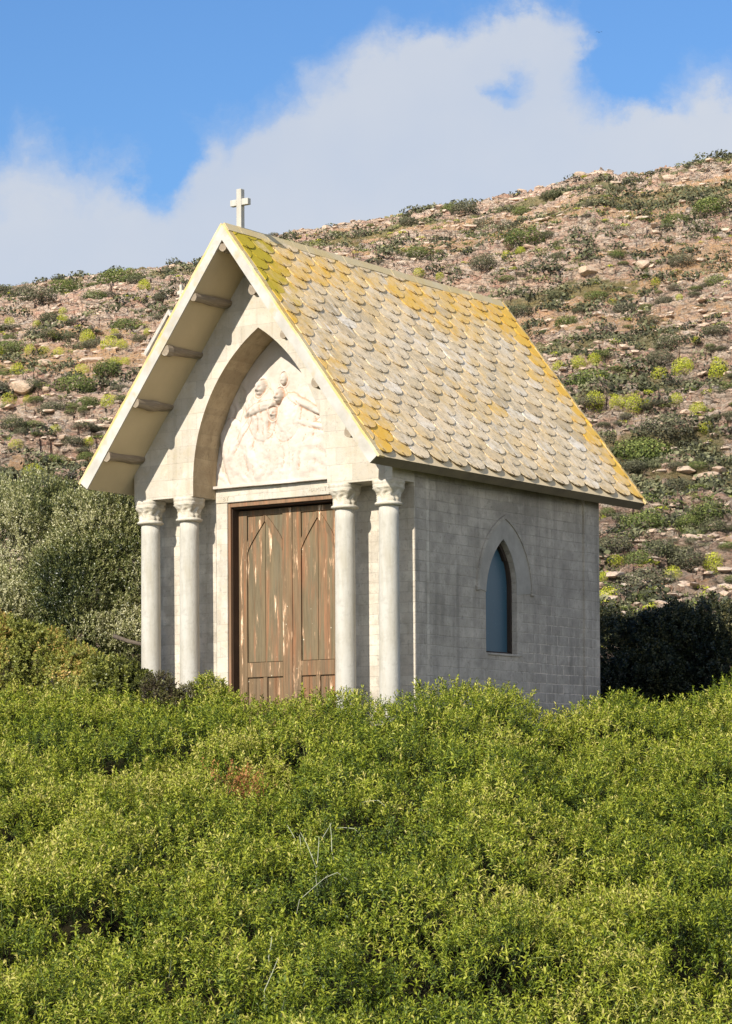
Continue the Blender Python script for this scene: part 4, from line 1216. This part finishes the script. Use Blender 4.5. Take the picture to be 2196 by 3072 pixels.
# ------------------------------------------------------------------ SECOND SMALL CHAPEL up the slope
def far_chapel():
    D_ = 97.; a, e_ = pix_ray(519 / 1.3522, 921 / 1.3522); x, y = polar(a, D_); zt = e_ * D_
    r = bpy.data.objects.new("chapel", None); COL.objects.link(r); gz = float(ground_z(np.array([float(x)]), np.array([float(y)]))[0])
    r.location = (float(x), float(y), gz); H_ = zt - gz
    hw, rise = 1.18, 1.50
    ez = H_ - rise; pitch = rise / hw
    b = MB(); b.prism([(-hw * .85, -1.), (hw * .85, -1.), (hw * .85, ez + .12), (0, H_ - .14), (-hw * .85, ez + .12)], lambda p, z: (p, .25, z), lambda p, z: (p, 3.2, z)); b.build("wall", M_FACADE, r)
    rf = None
    for s in (-1, 1):
        poly = [(0, H_), (s * hw, ez), (s * (hw - .11), ez - .09), (0, H_ - .19)]
        o = MB().prism(poly, lambda p, z: (p, 0, z), lambda p, z: (p, 3.5, z)).build("roof", M_BRD, r)
    c = MB(); c.box(-.05, .05, .72, .82, H_ - .1, H_ + 1.02); c.box(-.17, -.051, .73, .81, H_ + .66, H_ + .80); c.box(.051, .17, .73, .81, H_ + .66, H_ + .80)
    c.build("roof_cross", M_CAP, r)
    MB().box(-.35, .35, .22, .26, -.5, min(1.4, ez)).build("door", M_DOOR, r)
    tag(r, "tiny second chapel with pale roof edge and cross, up the slope behind the big roof", "chapel")


far_chapel()

# bird
bx = at_px(1347, 78, 300.)
bd = MB(); bd.tube([(0, -.16, 0), (0, -.07, .01), (0, .05, .01), (0, .17, 0)], [.006, .035, .03, .006], 8)
for s in (-1, 1): bd.add([(s * .02, -.05, .02), (s * .24, -.02, .10), (s * .44, .06, .03), (s * .2, .05, .09), (s * .02, .05, .02)], [(0, 1, 2, 3, 4)])
o = bd.build("bird", m_plain("dark feathers", (.02, .02, .02), (.05, .045, .04), 20.)); o.location = bx; o.rotation_euler = (0, 0, YAW)
tag(o, "tiny dark bird gliding in the blue sky at the upper right", "bird")

# ------------------------------------------------------------------ HILLSIDE: shrubs, cushions, boulders as things; scrub and rubble as stuff
def hemi_clump(n, card, seed, flat=.75, lump=.25):
    r = np.random.default_rng(seed); v = r.normal(0, 1, (n, 3)); v[:, 2] = np.where(v[:, 2] < 0, v[:, 2] * .75, v[:, 2]); v /= np.linalg.norm(v, axis=1)[:, None]
    rad = 1 + lump * (fbm(v[:, 0] * 3 + seed, v[:, 1] * 3 + v[:, 2] * 2, 3, seed) - .5) * 2; depth = 1 - .45 * r.random(n) ** 2
    P = v * (rad * depth)[:, None]; P[:, 2] *= flat
    nn = v + r.normal(0, .55, (n, 3)); nn /= np.linalg.norm(nn, axis=1)[:, None]
    h = r.normal(0, 1, (n, 3)); a = h - nn * (h * nn).sum(1)[:, None]; a /= np.linalg.norm(a, axis=1)[:, None]; b_ = np.cross(nn, a)
    s = card * r.uniform(.6, 1.4, n)[:, None]
    q = np.stack([P - a * s * .5, P + b_ * s * .35, P + a * s * .6, P - b_ * s * .35], 1)
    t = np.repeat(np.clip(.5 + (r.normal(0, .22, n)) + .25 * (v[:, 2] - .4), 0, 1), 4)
    return q.reshape(-1, 3), np.arange(n * 4).reshape(-1, 4), t


def clump_mesh(name, n, card, seed, mat, **k):
    V, Q, t = hemi_clump(n, card, seed, **k); me = np_mesh(name, V, quads=Q, attrs={'tint': t}); me.materials.append(mat); return me


M_SHR = m_leaf("dark maquis leaves", [(0., (.018, .022, .012)), (.4, (.066, .074, .032)), (.7, (.13, .138, .06)), (1., (.26, .25, .13))], .0, .6, .2, (.45, (.15, .125, .095)))
M_SHG = m_leaf("olive green maquis leaves", [(0., (.024, .036, .010)), (.4, (.080, .105, .024)), (.7, (.17, .20, .045)), (1., (.31, .32, .10))], .0, .6, .2, (.4, (.10, .12, .04)))
M_EUP = m_leaf("lime euphorbia leaves", [(0., (.14, .155, .012)), (.35, (.35, .37, .022)), (.7, (.50, .51, .035)), (1., (.62, .60, .10))], (.25, .0)[1], .55, .25, (.25, (.26, .30, .03)))
M_TWG = m_leaf("grey leafless twigs", [(0., (.07, .055, .045)), (.5, (.17, .14, .12)), (1., (.32, .28, .24))], .0, .8, .1)
DK = [clump_mesh("dark_shrub", 3200, .080, 60 + i, M_SHR if i < 3 else M_SHG, lump=.30) for i in range(5)]
EU = [clump_mesh("euphorbia_cushion", 2000, .075, 70 + i, M_EUP, lump=.12, flat=.85) for i in range(3)]
TW_ = [clump_mesh("grey_shrub", 900, .07, 80 + i, M_TWG, lump=.35) for i in range(2)]


def rock_mesh(name, seed, mat, sub=3, flat=.6, npl=11, dlo=.45, dhi=.8):
    import bmesh
    bm = bmesh.new(); bmesh.ops.create_icosphere(bm, subdivisions=sub, radius=1); r = np.random.default_rng(seed)
    pl = [(Vector(r.normal(0, 1, 3)).normalized(), r.uniform(dlo, dhi)) for _ in range(npl)]
    V = np.array([v.co for v in bm.verts])
    for v in bm.verts:
        for n_, d_ in pl:
            k = v.co.dot(n_)
            if k > d_: v.co -= n_ * (k - d_)
    V = np.array([v.co for v in bm.verts]); nz = (fbm(V[:, 0] * 3 + V[:, 2] * 2 + seed, V[:, 1] * 3 + V[:, 2], 4, seed) - .5) * .16
    for v, k in zip(bm.verts, nz): v.co *= 1 + k; v.co.z *= flat
    me = bpy.data.meshes.new(name); bm.to_mesh(me); bm.free(); me.materials.append(mat); return me


def m_rock():
    m = M_("lichened granite"); oi = m.n('ShaderNodeObjectInfo')
    n1 = m.noise(1.4, 8, .7); n2 = m.noise(4.5, 8, .7)
    c = m.mix(m.ramp(n1, [(.35, 0.), (.65, 1.)]), (.62, .43, .30), (.54, .44, .34)); c = m.mix(m.ramp(n2, [(.50, 0.), (.64, .8)]), c, (.46, .43, .36))
    c = m.mix(m.ramp(m.noise(11, 6, .7), [(.52, 0.), (.66, .8)]), c, (.20, .155, .12))
    c = m.mix(m.math('MULTIPLY', oi.outputs['Random'], .35), c, (.58, .40, .24))
    return m.done(c, .95, m.bump(m.noise(6, 8, .75), .9, .08), .1)


M_ROCK = m_rock()
RK = [rock_mesh("boulder", 90 + i, M_ROCK, 3, .5 + .12 * i) for i in range(4)]

EUPH = [(1292, 812, 14), (1328, 806, 14), (1249, 821, 12), (1472, 838, 16), (1524, 822, 17), (1605, 820, 16), (1603, 842, 18), (1328, 910, 20), (1412, 898, 20), (1377, 898, 13), (1445, 903, 10), (1556, 920, 14),
        (1369, 676, 9), (1518, 668, 7), (1467, 640, 9), (1136, 572, 9), (1167, 558, 9), (941, 606, 11), (987, 613, 8), (1573, 966, 13), (1507, 902, 12), (1551, 791, 10), (1588, 1264, 20), (1495, 1285, 17),
        (1369, 1260, 15), (1354, 1326, 20), (1342, 1284, 10), (150, 704, 11), (11, 772, 13), (76, 767, 11), (107, 772, 10), (140, 775, 12), (126, 745, 8), (255, 757, 16), (280, 758, 11), (191, 815, 16), (264, 796, 13),
        (287, 795, 11), (48, 807, 14), (252, 882, 16), (29, 881, 14), (80, 1036, 18), (45, 984, 14), (131, 949, 10), (70, 877, 9), (150, 680, 8), (331, 625, 12), (92, 709, 8), (32, 705, 9), (204, 979, 10), (204, 739, 14), (265, 731, 8), (338, 732, 8)]
DARKS = [(123, 695, 22), (164, 737, 16), (96, 646, 30), (280, 606, 36), (293, 706, 28), (188, 760, 15), (220, 752, 18), (268, 740, 12), (175, 840, 38), (252, 814, 28), (80, 847, 22), (127, 889, 25), (38, 924, 26), (32, 755, 30), (204, 879, 22),
         (319, 740, 14), (54, 947, 13), (172, 971, 20), (127, 1011, 24), (198, 1012, 16), (10, 1031, 14), (121, 728, 18), (312, 608, 18), (159, 623, 28), (223, 646, 20), (13, 634, 20), (64, 631, 22), (366, 654, 14), (6, 820, 14),
         (1170, 468, 18), (1088, 495, 26), (1142, 500, 22), (1328, 454, 16), (987, 559, 9), (1175, 546, 34), (1224, 527, 18), (1083, 582, 26), (1251, 658, 18), (1333, 656, 22), (1268, 713, 22), (1170, 688, 22), (1398, 686, 28), (1453, 713, 20),
         (1513, 489, 24), (1589, 458, 34), (1238, 434, 20), (1390, 428, 10), (1502, 763, 30), (1344, 789, 18), (1317, 836, 46), (1475, 806, 26), (1317, 888, 22), (1491, 943, 44), (1447, 999, 48), (1600, 626, 20), (1486, 669, 18), (1600, 734, 22),
         (1524, 576, 24), (1382, 567, 18), (1012, 461, 18), (1044, 445, 22), (919, 491, 16), (818, 516, 14), (941, 559, 20), (1421, 990, 38), (1412, 1041, 24), (1462, 1032, 24), (1512, 1082, 28), (1579, 1132, 36), (1433, 1153, 38),
         (1366, 1209, 34), (1462, 1217, 40), (1588, 1167, 30), (1536, 1158, 28), (1418, 1237, 28), (1439, 1282, 50), (1521, 1258, 40), (1539, 1212, 14), (1421, 1330, 24), (1354, 1140, 16)]
BOULD = [(1420, 1196, 22), (1452, 1243, 25), (60, 842, 46), (108, 856, 15), (241, 850, 10), (1345, 378, 34), (1300, 388, 20), (405, 580, 22), (370, 586, 26), (1580, 1060, 34), (1600, 1045, 24), (1530, 1062, 26), (1592, 1310, 16), (225, 775, 38), (110, 792, 26),
         (1500, 395, 18), (1590, 358, 22), (1165, 428, 14), (990, 458, 18), (740, 500, 14), (690, 505, 16), (860, 486, 12), (1440, 585, 30), (1320, 600, 26), (1550, 615, 28), (1105, 655, 30), (1390, 1095, 20), (1500, 1130, 16), (1560, 1180, 13), (1375, 1235, 9), (1350, 1165, 8), (1480, 1190, 10)]


def chapel_hides(px, py):
    if px < 187 or px > 1438: return False
    if px < 503: return py > 1058 + (493 - 1058) * (px - 187) / (503 - 187) - 2
    if px < 1128: return py > 493 + (668 - 493) * (px - 503) / (1128 - 503)
    if px < 1438 and py < 1122: return py > 668 + (1122 - 668) * (px - 1128) / (1438 - 1128)
    return px < 1335


PLACED = []


def vis(px, py): return -25 < px < 1649 and not chapel_hides(px, py) and py < (1075 if px < 330 else 1370)


def put(me, kind, px, py, r, flat=1.0, sink=.15):
    h = march(px, py)
    if h is None: h = march(px, py + 14)
    if h is None: return None
    x, y, z, dd = h; rm = r * dd / F5
    k = rm * .5; z = max(z, float(np.mean(ground_z(np.array([x - k, x + k, x, x]), np.array([y, y, y - k, y + k])))))
    o = bpy.data.objects.new(kind, me); COL.objects.link(o); o.location = (x, y, z - rm * sink)
    o.scale = (rm * random.uniform(.9, 1.15), rm * random.uniform(.9, 1.15), rm * flat * random.uniform(.85, 1.1)); o.rotation_euler.z = random.uniform(0, 6.28)
    PLACED.append((o, kind, px, py, r)); return o


for i, (px, py, r) in enumerate(EUPH): put(EU[i % 3], "euphorbia_cushion", px, py + r * .5, r * 1.35, 1.15, .0)
for i, (px, py, r) in enumerate(DARKS): put(DK[i % 5], "dark_shrub", px, py + r * .45, r * 1.3, .8, .05)
for i, (px, py, r) in enumerate(BOULD): put(RK[i % 4], "boulder", px, py + r * .25, r, .62, .3)
tries = 0; nd = len(DARKS); ngry = 0; nbl = len(BOULD)
while nd < 178 and tries < 4000:
    tries += 1; px = random.uniform(-15, 1640); py = random.uniform(360, 1360)
    if not vis(px, py): continue
    dens_ = float(fbm(np.array([px * .008]), np.array([py * .016]), 3, 401)[0])
    if dens_ < .47 or any(math.hypot(px - q[2], (py - q[3]) * 1.5) < (q[4] + 8) * .8 for q in PLACED): continue
    if march(px, py) is None: continue
    sz = (9 + 20 * (max(0, py - 380) / 950)) * random.uniform(.55, 1.3)
    if random.random() < .16 and ngry < 34: put(TW_[ngry % 2], "grey_shrub", px, py, sz * .9, .7); ngry += 1
    else: put(DK[nd % 5], "dark_shrub", px, py, sz, .62); nd += 1
tries = 0
while nbl < 84 and tries < 3000:
    tries += 1; px = random.uniform(-15, 1640); py = random.uniform(365, 1330)
    if not vis(px, py) or any(math.hypot(px - q[2], (py - q[3]) * 1.5) < (q[4] + 6) * .9 for q in PLACED) or march(px, py) is None: continue
    put(RK[nbl % 4], "boulder", px, py, (6 + 10 * (max(0, py - 380) / 950)) * random.uniform(.7, 1.5), .6, .35); nbl += 1

# labels: by kind, size and place on the hill, numbered off along a row only when nothing else tells them apart
GN = {"dark_shrub": ("dark maquis shrub", "shrub", "dark shrubs on the hillside"), "euphorbia_cushion": ("lime-green cushion shrub", "shrub", "lime-green cushions on the hillside"),
      "grey_shrub": ("grey twiggy shrub", "shrub", "grey twiggy shrubs on the hillside"), "boulder": ("pinkish boulder", "rock", "boulders on the hillside")}
ORD = ["leftmost", "second from left", "third from left", "fourth from left", "fifth from left", "sixth from left", "seventh from left", "eighth from left", "ninth from left", "tenth from left"]


def sky_y(px): return float(np.interp(px, SKY_X, SKY_Y))


def zone(px, py):
    if px < 503:
        f = (py - sky_y(px)) / (1060 - sky_y(px)); side = "left of the chapel"
    else:
        f = (py - sky_y(px)) / (1350 - sky_y(px)); side = ("above the roof ridge" if px < 1128 else ("right of the roof" if px < 1400 else "by the right edge"))
    names = ["on the skyline", "high up", "upper middle of the hill", "lower middle of the hill", "low down", "at the hill foot"]
    i = 0 if f < .05 else 1 if f < .24 else 2 if f < .44 else 3 if f < .64 else 4 if f < .84 else 5
    return names[i] + ", " + side


bk = {}
for rec in PLACED:
    o, kind, px, py, r = rec; rel = r / (9 + 20 * (max(0, py - 380) / 950))
    size = "large" if rel > 1.25 else "small" if rel < .8 else "middling"
    bk.setdefault((kind, size, zone(px, py)), []).append(rec)
for (kind, size, zn), rs in bk.items():
    rs.sort(key=lambda q: q[2]); nm, cat, grp = GN[kind]
    for j, rec in enumerate(rs):
        lab = f"{size} {nm} {zn}" if len(rs) == 1 else (f"{size} {nm} {zn}, {ORD[j] if j < min(10, len(rs) - 1) else 'rightmost'}")
        tag(rec[0], lab, cat, grp)

# scrub: low plants nobody could count
def hill_pts(n, thr_lo, thr_hi, seed, want_rock=False):
    az = np.where(rng.random(n) < .22, rng.uniform(.155, .36, n) * np.where(rng.random(n) < .5, -1, 1), rng.uniform(-.155, .155, n)); d = 54 * (208 / 54) ** rng.random(n); wx = az * d
    v = fbm(wx * .10 + 7, d * .16 + 3, 4, 201) * .6 + fbm(wx * .5, d * .6, 3, seed) * .4
    k = (v > thr_lo) & (v < thr_hi); az, d = az[k], d[k]
    x, y = polar(az, d); return x, y, ground_z(x, y), d


def stuff_from(name, templ, n, lo, hi, seed, smin, smax, mat, label, cat, tmean, flat=1.):
    x, y, z, d = hill_pts(n, lo, hi, seed); n = len(x)
    s = rng.uniform(smin, smax, n) * (d / 100) ** .35; a = rng.uniform(0, 6.28, n); k = rng.integers(0, len(templ), n); Vs, Qs, Ts = [], [], []; off = 0
    for j, (TV, TQ, tt) in enumerate(templ):
        m = k == j; c = int(m.sum()); ca, sa = np.cos(a[m])[:, None], np.sin(a[m])[:, None]; sv = s[m][:, None]
        vx = (TV[None, :, 0] * ca - TV[None, :, 1] * sa) * sv + x[m][:, None]; vy = (TV[None, :, 0] * sa + TV[None, :, 1] * ca) * sv + y[m][:, None]; vz = TV[None, :, 2] * sv * flat + z[m][:, None]
        Vs.append(np.stack([vx, vy, vz], -1).reshape(-1, 3)); Qs.append((TQ[None] + (np.arange(c) * len(TV))[:, None, None] + off).reshape(-1, TQ.shape[1])); off += c * len(TV)
        tv = rng.normal(tmean, .2, c); Ts.append(np.clip(tt[None] - .5 + tv[:, None], 0, 1).ravel())
    V = np.concatenate(Vs); Q = np.concatenate(Qs); T = np.concatenate(Ts)
    me = np_mesh(name, V, quads=Q if Q.shape[1] == 4 else None, tris=Q if Q.shape[1] == 3 else None, attrs={'tint': T})
    return tag(link(name, me, mat), label, cat, kind='stuff')


tq = [hemi_clump(95, .24, 300 + i, flat=.55) for i in range(4)]
stuff_from("low_scrub", tq, 14000, .49, .9, 501, .25, .70, M_SHR, "low dark scrub spread in bands over the hillside", "scrub", .45)
stuff_from("green_undergrowth", tq, 9500, .44, .58, 502, .18, .42, M_SHG, "patches of low green plants between the hillside rocks", "undergrowth", .6, .6)
stuff_from("lime_undergrowth", tq, 4100, .44, .58, 509, .12, .30, M_EUP, "scattered tufts of small lime-green plants on the hillside", "undergrowth", .35, .7)


def rock_templ(seed):
    me = rock_mesh("tmp", seed, M_ROCK, 1, .5, 6, .25, .7); V = np.array([v.co for v in me.vertices]) * np.array([1 + .6 * ((seed * 7) % 3) / 2, .8, 1]); T = np.array([p.vertices[:] for p in me.polygons]); bpy.data.meshes.remove(me)
    return V, T, np.full(len(V), .5)


stuff_from("rubble", [rock_templ(400 + i) for i in range(6)], 18000, .12, .58, 503, .07, .38, M_ROCK, "loose stones and broken ledges strewn over the hillside", "stones", .5, .8)
print("placed", len(PLACED))
